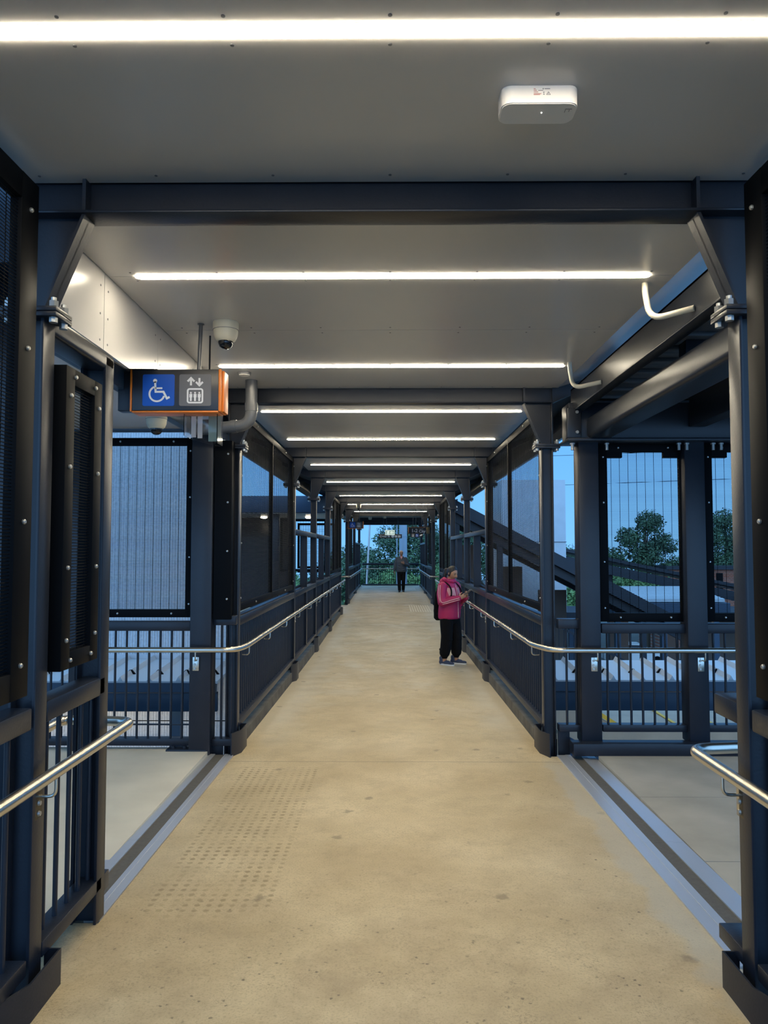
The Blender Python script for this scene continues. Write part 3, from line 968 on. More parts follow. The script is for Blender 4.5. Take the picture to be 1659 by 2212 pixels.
# ------------------------------------------------------------------ signs
def stroke(mb, pts, wd, y0, y1, closed=False):
    """2-D polyline in (x, z) drawn with mitred width as a thin solid"""
    P = [Vector(p) for p in pts]; n = len(P)
    lft, rgt = [], []
    for i in range(n):
        if closed: a, b, c = P[i - 1], P[i], P[(i + 1) % n]
        else: a, b, c = P[max(i - 1, 0)], P[i], P[min(i + 1, n - 1)]
        d1 = (b - a).normalized() if (b - a).length else (c - b).normalized()
        d2 = (c - b).normalized() if (c - b).length else d1
        t = (d1 + d2).normalized(); nn = Vector((-t.y, t.x)); k = wd / 2 / max(.4, nn.dot(Vector((-d1.y, d1.x))))
        lft.append(b + nn * k); rgt.append(b - nn * k)
    rng_ = range(n if closed else n - 1)
    for i in rng_:
        j = (i + 1) % n
        mb.prism([tuple(lft[i]), tuple(lft[j]), tuple(rgt[j]), tuple(rgt[i])], 1, y0, y1)


def rrect(cx, cz, w_, h_, r_, n=5):
    out = []
    for sx, sz, a0 in ((1, -1, -PI / 2), (1, 1, 0), (-1, 1, PI / 2), (-1, -1, PI)):
        for k in range(n + 1):
            a = a0 + PI / 2 * k / n
            out.append((cx + sx * (w_ / 2 - r_) + r_ * math.cos(a), cz + sz * (h_ / 2 - r_) + r_ * math.sin(a)))
    return out


def disc(mb, cx, cz, r_, y0, y1, n=18):
    mb.prism([(cx + r_ * math.cos(2 * PI * k / n), cz + r_ * math.sin(2 * PI * k / n)) for k in range(n)], 1, y0, y1)


def wheelchair(mb, cx, cz, k, y0, y1):
    """k: scale of a unit-high symbol"""
    f = lambda x, z: (cx + x * k, cz + z * k)
    disc(mb, *f(-.11, .39), .085 * k, y0, y1)
    stroke(mb, [f(-.11, .36), f(-.085, -.07), f(.24, -.07), f(.39, -.35), f(.50, -.29)], .085 * k, y0, y1)
    stroke(mb, [f(-.10, .08), f(.19, .08)], .07 * k, y0, y1)
    arc = [f(-.03 + .31 * math.cos(math.radians(a)), -.16 + .31 * math.sin(math.radians(a))) for a in range(112, 345, 8)]
    stroke(mb, arc, .075 * k, y0, y1)


def lift_symbol(mb, cx, cz, k, y0, y1):
    f = lambda x, z: (cx + x * k, cz + z * k)
    for sx, up in ((-.16, 1), (.16, -1)):
        c = .32
        stroke(mb, [f(sx, c - .14 * up), f(sx, c + .10 * up)], .075 * k, y0, y1)
        stroke(mb, [f(sx - .13, c + .01 * up), f(sx, c + .14 * up), f(sx + .13, c + .01 * up)], .075 * k, y0, y1)
    stroke(mb, rrect(*f(0, -.22), .56 * k, .52 * k, .07 * k), .06 * k, y0, y1, True)
    for x in (-.16, 0, .16):
        disc(mb, *f(x, -.105), .035 * k, y0, y1, 12)
        mb.prism([f(x - .055, -.15), f(x - .055, -.28), f(x - .035, -.28), f(x - .035, -.42), f(x + .035, -.42), f(x + .035, -.28), f(x + .055, -.28), f(x + .055, -.15)], 1, y0, y1)


def lift_sign(label, loc, sc=1.0):
    r = thing('hanging_sign', label, 'sign', loc, group='lift and access signs')
    W, Hh = .56, .268
    mb = MB(); mb.box((.0, .004, 0), (W, .15, Hh), .004); mb.build('body', 'signblack', r)
    mb = MB(); mb.box((-.012, .0, -.006), (-.0, .155, Hh + .001), .003)
    mb.box((W, .0, -.006), (W + .018, .155, Hh + .001), .004); mb.box((W + .016, .03, -.004), (W + .032, .15, Hh - .004), .004)
    mb.box((0, .006, -.012), (W, .15, -.001), .003); mb.build('edge_trim', 'orange', r)
    mb = MB(); mb.prism(rrect(.173, Hh / 2 - .002, .206, .206, .012), 1, .001, .006); t1 = mb.build('access_tile', 'blue', r)
    mb = MB(); wheelchair(mb, .168, Hh / 2 - .002, .155, -.001, .002); mb.build('wheelchair_symbol', 'symbol', t1)
    mb = MB(); mb.prism(rrect(.410, Hh / 2 - .002, .206, .206, .012), 1, .001, .006); t2 = mb.build('lift_tile', 'grey', r)
    mb = MB(); lift_symbol(mb, .410, Hh / 2 - .002, .17, -.001, .002); mb.build('lift_symbol', 'symbol', t2)
    mb = MB(); mb.box((-.10, .03, .004), (-.012, .12, Hh - .004), .004); mb.build('arm', 'steel', r)
    zt = (CEIL - loc[2]) / sc; r.scale = (sc, 1, sc)
    mb = MB(); mb.tube([(.425, .03, Hh - .005), (.435, .03, zt)], .013, 12); mb.lathe([(.022, zt - .006), (.022, zt)], (.435, .03, 0), 2, 14); mb.build('hanger', 'pvc', r)
    mb = MB(); mb.tube([(.47, .13, Hh - .005), (.43, .30, zt)], .006, 8); mb.build('stay', 'steel', r)
    return r


s1 = lift_sign('hanging black sign with blue wheelchair tile, orange edges, beside the dome camera', (-1.668, 4.78, 2.628))
lift_sign('small far hanging wheelchair and lift sign under the far strip lights', (-1.30, 23.2, 2.40), .8)

r = thing('leaflet_holder', 'clear acrylic leaflet holder hanging under the lift sign', 'holder', (0, 0, 0))
mb = MB()
x0, x1, ya, yb, za, zb = -1.345, -1.125, 4.84, 4.99, 2.425, 2.628
mb.prism([(x0, zb), (x0 + .004, za + .05), (x1 - .03, za), (x1 - .027, za), (x1, za + .005), (x1, zb)], 1, ya, ya + .004)
mb.prism([(x0, zb), (x0 + .004, za + .05), (x1 - .03, za), (x1, za + .005), (x1, zb)], 1, yb, yb + .004)
mb.box((x0, ya, za + .05), (x0 + .004, yb, zb)); mb.box((x1 - .004, ya, za), (x1, yb, zb))
mb.build('acrylic_shell', 'acrylic', r)
mb = MB(); mb.box((x0 + .02, yb - .04, za + .055), (x0 + .05, yb - .03, zb - .002)); mb.box((x0 + .06, yb - .03, za + .05), (x0 + .09, yb - .02, zb - .002)); mb.build('leaflet', 'paper', r)
mb = MB(); mb.box((x1 - .09, yb - .02, za + .03), (x1 - .01, yb - .012, zb - .002)); mb.build('leaflet', mat('green_print', (.25, .33, .27), .3), r)


def text_mesh(s, size, name, m_, parent, loc, ext=.002):
    cu = bpy.data.curves.new('txt', 'FONT'); cu.body = s; cu.size = size; cu.extrude = ext; cu.offset = size * .028
    o = bpy.data.objects.new('txt', cu); COL.objects.link(o)
    dg = bpy.context.evaluated_depsgraph_get()
    me = bpy.data.meshes.new_from_object(o.evaluated_get(dg)); bpy.data.objects.remove(o)
    me.transform(Matrix.Rotation(PI / 2, 4, 'X')); me.materials.clear(); me.materials.append(M[m_])
    return link(name, me, parent, loc)


r = thing('platform_sign', 'far brown hanging sign reading 1-2 City beside the portals, stair side', 'sign', (.597, 24.15, 2.252))
r.scale = (.78, 1, .78)
mb = MB(); mb.box((0, 0, 0), (.94, .12, .265), .004); mb.build('body', 'signblack', r)
mb = MB(); mb.box((-.02, -.01, -.005), (0, .13, .27), .003); mb.box((0, -.005, .262), (.72, .13, .272)); mb.build('edge_trim', 'orange', r)
mb = MB(); mb.box((.72, -.006, 0), (.86, .125, .265), .003); mb.build('bracket_box', mat('brass_brown', (.20, .15, .07), .5), r)
text_mesh('1-2', .20, 'lettering', 'symbol', r, (.10, -.002, .06)); text_mesh('City', .155, 'lettering', 'symbol', r, (.42, -.002, .05))
mb = MB(); mb.box((.43, -.003, .19), (.60, 0, .20)); mb.build('lettering', 'symbol', r)
mb = MB(); mb.tube([(.3, .06, .26), (.3, .06, 1.21)], .012, 8); mb.tube([(.6, .06, .26), (.6, .06, 1.21)], .012, 8); mb.build('hanger', 'steel', r)
r = thing('amenity_sign', 'small dark sign of lift and wheelchair tiles tucked beneath the far 1-2 sign', 'sign', (.67, 24.5, 2.143))
r.scale = (.78, 1, .78)
mb = MB(); mb.box((0, 0, 0), (.52, .08, .17), .004); mb.build('body', 'signblack', r)
mb = MB(); mb.box((.20, -.004, .015), (.32, .0, .155)); t1 = mb.build('access_tile', 'blue', r)
mb = MB(); wheelchair(mb, .26, .085, .11, -.008, -.004); mb.build('wheelchair_symbol', 'symbol', t1)
mb = MB(); mb.box((.04, -.004, .02), (.15, .0, .15)); t2 = mb.build('lift_tile', 'grey', r)
mb = MB(); lift_symbol(mb, .095, .085, .12, -.008, -.004); mb.build('lift_symbol', 'symbol', t2)
mb = MB(); mb.prism([(.36, .05), (.44, .05), (.50, .12), (.42, .12)], 1, -.004, 0); mb.build('stair_symbol', 'symbol', r)
mb = MB(); mb.tube([(.1, .04, .17), (.1, .04, 1.17)], .008, 8); mb.tube([(.45, .04, .17), (.45, .04, 1.17)], .008, 8); mb.build('hanger', 'steel', r)
r = thing('street_sign', 'far black hanging sign reading Cross St under the exit sign', 'sign', (-.48, 31.0, 2.21))
mb = MB(); mb.box((0, 0, 0), (.96, .10, .17), .003); mb.build('body', 'signblack', r)
text_mesh('Cross St', .122, 'lettering', 'symbol', r, (.04, -.002, .045))
mb = MB()
disc(mb, .585, .085, .062, -.004, 0); mb.box((.67, -.004, .03), (.77, 0, .12)); mb.box((.80, -.004, .03), (.91, 0, .12)); mb.build('pictogram', 'symbol', r)
mb = MB(); mb.box((.69, -.006, .05), (.75, -.003, .06)); mb.box((.82, -.006, .05), (.89, -.003, .06)); mb.build('pictogram', 'signblack', r)
mb = MB(); mb.tube([(.2, .05, .17), (.2, .05, .99)], .008, 8); mb.tube([(.8, .05, .17), (.8, .05, .99)], .008, 8); mb.build('hanger', 'steel', r)
r = thing('exit_sign', 'far lit green and white exit sign hanging above the Cross St sign', 'sign', (-.21, 30.4, 2.335))
mb = MB(); mb.box((0, 0, 0), (.39, .06, .20), .004); mb.build('body', 'white_exit', r)
mb = MB(); mb.box((.02, -.004, .025), (.37, .0, .175)); mb.build('panel', 'green_exit', r)
mb = MB(); mb.box((.075, -.007, .035), (.16, -.003, .165)); mb.prism([(.20, .10), (.27, .16), (.27, .125), (.34, .125), (.34, .075), (.27, .075), (.27, .04)], 1, -.007, -.003); mb.build('running_figure_symbol', 'white_exit', r)
mb = MB(); mb.tube(fillet([(.20, .03, .19), (.19, .03, .32), (.06, .03, .34), (.06, .03, .865)], .08, 5), .008, 8); mb.build('hanger', 'steel', r)

# tactile plates
for lab, x0, x1, ya, yb in (('cream ribbed tactile plate on the deck beyond the woman', .565, 1.20, 21.6, 23.85), ('small cream ribbed tactile plate at the far end behind the man', .61, 1.07, 30.9, 33.0)):
    r = thing('tactile_plate', lab, 'tactile paving', (0, 0, 0), group='tactile plates')
    n = 9
    for k in range(n):
        x = x0 + (x1 - x0) * (k + .5) / n
        mb = MB()
        vs = [(x - .02, ya), (x + .02, ya), (x + .02, yb), (x - .02, yb)]
        A = [mb.bm.verts.new((a, b, zf(b) - .004)) for a, b in vs]; B = [mb.bm.verts.new((a, b, zf(b) + .006)) for a, b in vs]
        mb.bm.faces.new(A[::-1]); mb.bm.faces.new(B)
        for i in range(4): mb.bm.faces.new((A[i], A[(i + 1) % 4], B[(i + 1) % 4], B[i]))
        mb.build('tactile_bar', 'tactile', r)


# ------------------------------------------------------------------ people
def remesh(mb, voxel, smooth=4):
    me = mb.mesh('tmp', 'skin', smooth=False)
    o = bpy.data.objects.new('tmp', me); COL.objects.link(o)
    m_ = o.modifiers.new('r', 'REMESH'); m_.mode = 'VOXEL'; m_.voxel_size = voxel
    if smooth:
        s_ = o.modifiers.new('s', 'SMOOTH'); s_.iterations = smooth; s_.factor = .5
    dg = bpy.context.evaluated_depsgraph_get()
    out = bpy.data.meshes.new_from_object(o.evaluated_get(dg))
    bpy.data.objects.remove(o); bpy.data.meshes.remove(me)
    out.materials.clear()
    out.polygons.foreach_set('use_smooth', [True] * len(out.polygons))
    return out


def paint(me, mats, fn):
    for m_ in mats: me.materials.append(M[m_])
    for p in me.polygons: p.material_index = fn(p.center)


def head(mb, c, tilt, turn, h=.215):
    """head with jaw, brow, nose, lips, ears; faces -Y before rotation"""
    k = h / .215
    b2 = bmesh.new(); bmesh.ops.create_uvsphere(b2, u_segments=48, v_segments=36, radius=1)
    g = lambda d, p, s_: math.exp(-((d - Vector(p)).length_squared) / (2 * s_ * s_))
    for v in b2.verts:
        d = v.co.normalized()
        a, b, cc = .071, .088, .108
        f = max(0, -d.y)
        x, y, z = d.x * a, d.y * b, d.z * cc
        if d.z < 0:
            t = -d.z; x *= 1 - .30 * t * (.5 + .5 * f); y *= 1 - .10 * t
            if d.y > 0: y *= 1 - .35 * t
        out = .027 * g(d, (0, -.97, -.21), .11) + .017 * g(d, (0, -1, -.03), .10) + .007 * g(d, (0, -.85, -.52), .13) + .006 * g(d, (0, -.95, .22), .3) + .008 * g(d, (0, -.62, -.8), .16)
        out -= .010 * (g(d, (.36, -.9, .03), .13) + g(d, (-.36, -.9, .03), .13))
        out += .005 * (g(d, (.5, -.8, -.28), .18) + g(d, (-.5, -.8, -.28), .18))
        v.co = Vector((x, y, z)) * k + d * out * k
    R = Matrix.Rotation(turn, 4, 'Z') @ Matrix.Rotation(tilt, 4, 'X')
    T = Matrix.Translation(c) @ R
    b2.transform(T); mb._merge(b2)
    for s_ in (-1, 1):
        p = T @ Vector((s_ * .071 * k, .012 * k, -.005 * k))
        mb.ell(p, (.008 * k, .02 * k, .032 * k), R)
    return T


def face_paint(T, k):
    inv = T.inverted()

    def fn(p):
        q_ = inv @ p / k
        if q_.y < -.05:
            for s_ in (-1, 1):
                if ((q_.x - s_ * .029) / .0125) ** 2 + ((q_.z - .003) / .0042) ** 2 < 1: return 1
                if abs(q_.x - s_ * .031) < .016 and abs(q_.z - .023 + abs(abs(q_.x) - .028) * .15) < .0028: return 1
            if abs(q_.x) < .022 and abs(q_.z + .056) < .007: return 2
        return 0
    return fn


def hand(mb, wrist, u, n, side, curl=(.5, .7, .5), sc=1.0):
    """u: direction of the fingers, n: palm normal (the side the fingers curl to), side: +1 thumb along u x n"""
    u = Vector(u).normalized(); n = Vector(n); n = (n - u * n.dot(u)).normalized(); v = u.cross(n) * side
    wrist = Vector(wrist)
    R = Matrix((v, u, n)).transposed().to_4x4()
    mb.ell(wrist + u * .045 * sc, (.037 * sc, .05 * sc, .016 * sc), R)
    mb.limb([wrist - u * .02, wrist + u * .02], [.024 * sc, .026 * sc])
    for off, ln in ((.027, .068), (.009, .078), (-.010, .072), (-.027, .056)):
        p = wrist + (u * .082 + v * off) * sc; a = 0; pts = [p - u * .02]; rad = [.0095 * sc]
        seg = [.46, .30, .24]
        for cu, sg in zip(curl, seg):
            a += cu
            p = p + (u * math.cos(a) + n * math.sin(a)) * ln * sg * sc
            pts.append(p); rad.append(rad[-1] * .93)
        mb.limb(pts, rad, 10)
    b = wrist + (u * .018 + v * .028) * sc
    d1 = (v * .75 + u * .6 + n * .25).normalized(); d2 = (u * .8 + n * .55 + v * .1).normalized()
    mb.limb([b, b + d1 * .038 * sc, b + d1 * .038 * sc + d2 * .032 * sc, b + d1 * .038 * sc + d2 * .052 * sc], [.014 * sc, .012 * sc, .010 * sc, .009 * sc], 10)


def shoe(parent, x, y, z, ang, m_up, m_sole, L=.255, flat=True):
    R = Matrix.Translation((x, y, z)) @ Matrix.Rotation(ang, 4, 'Z')
    a = MB()
    a.ell((0, .055, .045), (.036, .05, .045)); a.ell((0, -.03, .043), (.042, .09, .036)); a.ell((0, -.115, .034), (.043, .062, .026)); a.limb([(0, .05, .06), (0, .055, .105)], [.04, .042])
    a.xform(R); me = remesh(a, .006, 3); me.materials.append(M[m_up]); s_ = link('shoe', me, parent)
    a = MB(); out = []
    for k in range(28):
        t = 2 * PI * k / 28; yy = -.045 + .135 * math.sin(t); wd = .040 + .008 * (math.sin(t) < -.2) - .006 * (abs(math.sin(t)) < .3)
        out.append((wd * math.cos(t), yy))
    a.prism(out, 2, 0, .024); a.xform(R); a.build('sole', m_sole, s_)
    return s_


def woman():
    wx, wy = .965, 12.2
    r = thing('person', 'person in a magenta hooded jacket and black trousers looking down at a phone', 'person', (wx, wy, zf(wy)), math.radians(50))
    sh = {-1: Vector((-.185, .015, 1.255)), 1: Vector((.185, .015, 1.255))}
    el = {-1: Vector((-.245, -.02, 1.005)), 1: Vector((.245, -.03, 1.01))}
    wr = {-1: Vector((-.075, -.235, 1.075)), 1: Vector((.085, -.255, 1.085))}
    hip = {-1: Vector((-.088, .01, .84)), 1: Vector((.088, .01, .84))}
    kn = {-1: Vector((-.105, -.01, .46)), 1: Vector((.105, -.045, .46))}
    an = {-1: Vector((-.11, .03, .09)), 1: Vector((.115, -.04, .09))}
    b = MB()
    hc = Vector((0, -.045, 1.47)); T = head(b, hc, math.radians(24), math.radians(4), .21)
    b.limb([(0, .02, 1.30), (0, -.015, 1.40)], [.055, .046])
    b.loft([(.80, .15, .11, .01), (.95, .135, .10, .01), (1.1, .15, .11, .01), (1.25, .165, .10, .015), (1.30, .11, .08, .015)])
    for s in (-1, 1):
        b.limb([sh[s], el[s], wr[s]], [.048, .038, .026])
        b.limb([hip[s], kn[s], an[s], an[s] - Vector((0, .0, .05))], [.085, .058, .036, .035])
    hand(b, wr[-1], (.45, -.75, .45), (.8, .55, .1), 1, (.55, .8, .5), .92)
    hand(b, wr[1], (-.35, -.70, .55), (-.75, .55, .35), -1, (.55, .8, .5), .92)
    me = remesh(b, .0036, 1); paint(me, ['skin', 'eye', 'lip'], face_paint(T, .21 / .215)); link('body', me, r)
    # hair: cap and low ponytail
    b = MB(); R = T.to_3x3().to_4x4()
    b2 = bmesh.new(); bmesh.ops.create_uvsphere(b2, u_segments=96, v_segments=72, radius=1)
    for v in b2.verts:
        d = v.co.copy()
        v.co = Vector((d.x * .077, d.y * .094 + .006, d.z * .110 + .008))
    kill = [f for f in b2.faces if (f.calc_center_median().y < -.018 - max(0, f.calc_center_median().z - .02) * .62 and f.calc_center_median().z < .078) or f.calc_center_median().z < -.055]
    bmesh.ops.delete(b2, geom=kill, context='FACES')
    bmesh.ops.solidify(b2, geom=list(b2.faces), thickness=.012)
    b2.transform(T); b._merge(b2)
    q0 = T @ Vector((0, .10, .015))
    b.limb([q0, q0 + Vector((.0, .03, -.01)), q0 + Vector((-.015, .045, -.09)), q0 + Vector((-.02, .03, -.2))], [.026, .034, .036, .016])
    me = remesh(b, .005, 3); me.materials.append(M['hair']); link('hair', me, r)
    # jacket
    b = MB()
    b.loft([(.735, .195, .155, .015), (.76, .205, .165, .015), (.85, .208, .168, .01), (1.0, .20, .16, .0), (1.13, .20, .15, .0), (1.24, .185, .125, .012), (1.31, .12, .095, .02), (1.345, .085, .08, .01)])
    for s in (-1, 1):
        b.limb([sh[s], (sh[s] + el[s]) / 2 + Vector((s * .012, .01, 0)), el[s], (el[s] * .45 + wr[s] * .55), wr[s] - (wr[s] - el[s]).normalized() * .01], [.078, .074, .070, .062, .046])
    for k in range(14):   # hood and high collar
        a = 2 * PI * k / 14
        b.ell((.082 * math.cos(a), .012 + .082 * math.sin(a), 1.355 + .018 * math.sin(a)), (.034, .034, .036))
    b.ell((0, .115, 1.325), (.105, .05, .065))
    for k in range(12):   # soft folds round the waist
        b.ell((random.uniform(-.12, .12), random.choice((-.125, .135)), random.uniform(.80, 1.05)), (.07, .03, .014), Matrix.Rotation(random.uniform(-.4, .4), 4, 'Y'))
    me = remesh(b, .0042, 8)

    def jp(p):
        if p.y < -.06 and 1.085 < p.z < 1.235 and .035 < abs(p.x) < .165 and p.y < -.055 and abs(p.x) < .165 - (1.235 - p.z) * .05: 
            if min((p - (el[s] * (1 - t) + wr[s] * t)).length for s in (-1, 1) for t in (0, .2, .4, .6, .8, 1)) > .082: return 1
        return 0
    paint(me, ['pink', 'palepink'], jp); jk = link('jacket', me, r)
    for s in (-1, 1):
        for off in (-.014, .014):
            pts = []
            ax = [sh[s] + Vector((s * .03, 0, .02)), sh[s] * .5 + el[s] * .5 + Vector((s * .012, .01, 0)), el[s], el[s] * .45 + wr[s] * .55, wr[s]]
            rr_ = [.062, .078, .074, .066, .052]
            for i, (p, q_) in enumerate(zip(ax, rr_)):
                d = (ax[min(i + 1, 4)] - ax[max(i - 1, 0)]).normalized()
                o_ = Vector((s, -.15, -.25 if i >= 2 else .1)); o_ = (o_ - d * o_.dot(d)).normalized(); t_ = d.cross(o_)
                pts.append(p + o_ * q_ + t_ * off)
            a = MB(); a.tube(fillet(pts, .06, 5), .0055, 6); a.build('sleeve_stripe', 'stripe', jk)
    a = MB(); a.tube([(0, -.163, .76), (0, -.158, 1.0), (0, -.148, 1.13), (.0, -.115, 1.27)], .005, 6); a.build('zip', 'stripe', jk)
    # trousers
    b = MB()
    b.loft([(.66, .12, .11, .015), (.74, .17, .135, .015), (.86, .175, .14, .012), (.92, .16, .12, .01)])
    for s in (-1, 1):
        b.limb([hip[s] + Vector((0, 0, -.02)), (hip[s] + kn[s]) / 2, kn[s], (kn[s] + an[s]) / 2, an[s] + Vector((0, 0, .11))], [.108, .106, .095, .09, .086])
        b.limb([an[s] + Vector((0, 0, .10)), an[s] + Vector((0, 0, .045))], [.075, .05])
        b.ell(kn[s] + Vector((0, -.03, -.05)), (.08, .07, .02)); b.ell(an[s] + Vector((0, 0, .16)), (.093, .093, .025))
    me = remesh(b, .009, 2); me.materials.append(M['blackcloth']); link('trousers', me, r)
    shoe(r, an[-1].x, an[-1].y, 0, .05, 'shoe', 'sole'); shoe(r, an[1].x, an[1].y, 0, .25, 'shoe', 'sole')
    Mw = Matrix.Translation((wx, wy, zf(wy))) @ Matrix.Rotation(math.radians(50), 4, 'Z')
    # phone
    ph = thing('mobile_phone', 'tan-cased mobile phone held up in both hands by the person in magenta', 'phone', Mw @ Vector((.0, -.34, 1.165)))
    ph.rotation_euler = (Mw.to_3x3() @ Matrix.Rotation(math.radians(-38), 3, 'X')).to_euler()
    a = MB(); a.box((-.038, -.078, -.005), (.038, .078, .003), .004); a.build('case', 'phone', ph)
    a = MB(); a.box((-.034, -.073, .003), (.034, .073, .0045)); a.build('screen', 'signblack', ph)
    # backpack
    bp = thing('backpack', 'black backpack worn by the person in magenta', 'bag', Mw.translation, math.radians(50))
    b = MB(); b.loft([(.70, .10, .05, .195), (.74, .135, .07, .205), (.95, .14, .07, .20), (1.15, .13, .06, .18), (1.25, .09, .04, .155)])
    b.ell((0, .25, .85), (.10, .035, .10))
    me = remesh(b, .01, 3); me.materials.append(M['blackcloth']); link('pack', me, bp)
    for s in (-1, 1):
        a = MB(); a.tube(fillet([(s * .10, .15, 1.22), (s * .11, .03, 1.345), (s * .125, -.12, 1.24), (s * .15, -.14, 1.08), (s * .20, .0, .95), (s * .13, .16, .80)], .08, 5), .012, 8); a.build('strap', 'blackcloth', bp)


def man():
    x, y = .445, 30.2
    r = thing('person', 'grey-haired person in a dark jacket walking towards the viewer at the far end', 'person', (x, y, zf(y)))
    sh = {-1: Vector((-.175, .01, 1.325)), 1: Vector((.175, .01, 1.325))}
    el = {-1: Vector((-.255, .03, 1.06)), 1: Vector((.275, .03, 1.06))}
    wr = {-1: Vector((-.285, -.03, .83)), 1: Vector((.10, -.20, 1.14))}
    hip = {-1: Vector((-.09, .01, .88)), 1: Vector((.09, .01, .88))}
    kn = {-1: Vector((-.09, -.04, .48)), 1: Vector((.085, -.02, .48))}
    an = {-1: Vector((-.075, -.06, .09)), 1: Vector((.075, .10, .10))}
    b = MB(); T = head(b, Vector((0, -.02, 1.55)), math.radians(4), 0, .22)
    b.limb([(0, .01, 1.36), (0, -.005, 1.46)], [.06, .055])
    b.loft([(.85, .15, .11, .01), (1.1, .155, .11, .01), (1.3, .17, .10, .015), (1.37, .10, .08, .015)])
    for s in (-1, 1):
        b.limb([sh[s], el[s], wr[s]], [.05, .042, .03])
        b.limb([hip[s], kn[s], an[s], an[s] - Vector((0, 0, .05))], [.085, .06, .04, .037])
    hand(b, wr[-1], (0.0, -.15, -1), (.9, -.1, 0), -1, (.25, .35, .3))
    hand(b, wr[1], (-.8, -.35, .4), (-.2, .7, .3), -1, (.6, .8, .6))
    me = remesh(b, .006, 2); paint(me, ['skin_m', 'eye', 'lip'], face_paint(T, .22 / .215)); link('body', me, r)
    b = MB(); b2 = bmesh.new(); bmesh.ops.create_uvsphere(b2, u_segments=36, v_segments=24, radius=1)
    for v in b2.verts: v.co = Vector((v.co.x * .080, v.co.y * .096 + .006, v.co.z * .114 + .010))
    kill = [f for f in b2.faces if (f.calc_center_median().y < -.02 and f.calc_center_median().z < .075) or f.calc_center_median().z < -.04]
    bmesh.ops.delete(b2, geom=kill, context='FACES'); bmesh.ops.solidify(b2, geom=list(b2.faces), thickness=.014)
    b2.transform(T); b._merge(b2)
    me = remesh(b, .008, 2); me.materials.append(M['hair_g']); link('hair', me, r)
    b = MB()
    b.loft([(.80, .195, .14, .01), (.84, .21, .15, .01), (1.0, .20, .15, .0), (1.2, .205, .145, .0), (1.33, .18, .115, .012), (1.40, .105, .085, .01), (1.43, .085, .075, .01)])
    for s in (-1, 1):
        b.limb([sh[s], el[s], wr[s] + (el[s] - wr[s]).normalized() * .03], [.074, .066, .050])
    for k in range(10): b.ell((random.uniform(-.12, .12), -.12, random.uniform(.85, 1.2)), (.08, .03, .015), Matrix.Rotation(random.uniform(-.6, .6), 4, 'Y'))
    me = remesh(b, .01, 3); me.materials.append(M['darkjacket']); jk = link('jacket', me, r)
    a = MB(); a.prism([(-.05, 1.42), (.05, 1.42), (0, 1.30)], 1, -.135, -.06); a.build('shirt_collar', 'palepink', jk)
    b = MB(); b.loft([(.70, .13, .11, .01), (.80, .17, .125, .01), (.92, .165, .12, .01)])
    for s in (-1, 1): b.limb([hip[s] - Vector((0, 0, .02)), kn[s], an[s] + Vector((0, 0, .0))], [.10, .08, .065])
    me = remesh(b, .009, 2); me.materials.append(M['blackcloth']); link('trousers', me, r)
    shoe(r, an[-1].x, an[-1].y, 0, -.1, 'shoeb', 'shoeb'); shoe(r, an[1].x, an[1].y, .005, .1, 'shoeb', 'shoeb')


woman()
man()

# ------------------------------------------------------------------ beyond the walkway
mb = MB(); mb.box((-120, -30, -7.2), (120, 200, -6.2)); struct(mb.build('ground', 'ground'))
r = thing('concrete_screen', 'tall ribbed concrete screen standing behind the lift landing', 'concrete screen', (0, 0, 0))
mb = MB(); mb.box((-7.5, 9.5, -6.2), (-1.98, 9.85, 4.2)); mb.build('panel', 'ribbed', r)
mb = MB()
for x in (-4.9, -3.45): mb.box((x, 9.494, -6), (x + .02, 9.52, 4.2))
mb.box((-7.5, 9.485, .30), (-1.98, 9.5, .42)); mb.build('joint_strip', 'concrete', r)


def low_canopy(label, x0, x1, ya, yb, zt, sgn):
    r = thing('platform_canopy', label, 'canopy', (0, 0, 0), group='low platform canopies')
    mb = MB(); n = int((x1 - x0) / .32)
    mb.prism([(ya, zt - .07), (yb, zt), (yb, zt - .03), (ya, zt - .10)], 0, x0, x1)
    mb.build('roof_sheet', 'roofmetal', r)
    mb = MB()
    for k in range(n + 1):
        x = x0 + .05 + k * .32
        for (o1, z1_) in ((0, .035),):
            A = [(ya, zt - .07), (yb, zt)]
            v = [mb.bm.verts.new(c) for c in ((x - .03, ya, zt - .072), (x + .03, ya, zt - .072), (x, ya, zt - .02), (x - .03, yb, zt - .002), (x + .03, yb, zt - .002), (x, yb, zt + .05))]
            for f in ((0, 2, 1), (3, 4, 5), (0, 3, 5, 2), (1, 2, 5, 4), (0, 1, 4, 3)): mb.bm.faces.new([v[i] for i in f])
    mb.build('roof_rib', 'roofmetal', r)
    mb = MB(); mb.prism([(-.055, -.05), (.055, -.05), (.012, .0), (-.012, .0)], 1, 0, .03); me = mb.mesh('rib_closure', 'black')
    for k in range(n + 1): link('rib_closure', me, r, (x0 + .05 + k * .32, ya + .33, zt))
    mb = MB(); mb.prism([(ya - .16, zt - .06), (ya - .16, zt - .16), (ya - .02, zt - .18), (ya, zt - .10)], 0, x0, x1); mb.build('gutter', 'navy', r)
    mb = MB(); mb.box((x0, ya + .0, zt - .40), (x1, ya + .06, zt - .19), .004); mb.box((x0, ya - .02, zt - .205), (x1, ya + .06, zt - .195)); mb.build('fascia', 'navy', r)
    for k in range(3):
        x = x0 + .6 + k * (x1 - x0 - 1.2) / 2
        mb = MB(); mb.box((x - .06, ya + .5, -6.2), (x + .06, ya + .62, zt - .10)); mb.build('post', 'navy', r)
    # fluorescent batten under the canopy
    mb = MB(); mb.box((x0 + .5, ya + .40, zt - .30), (x1 - .5, ya + .46, zt - .26)); mb.build('batten_lamp', M['batten'], r)
    return r


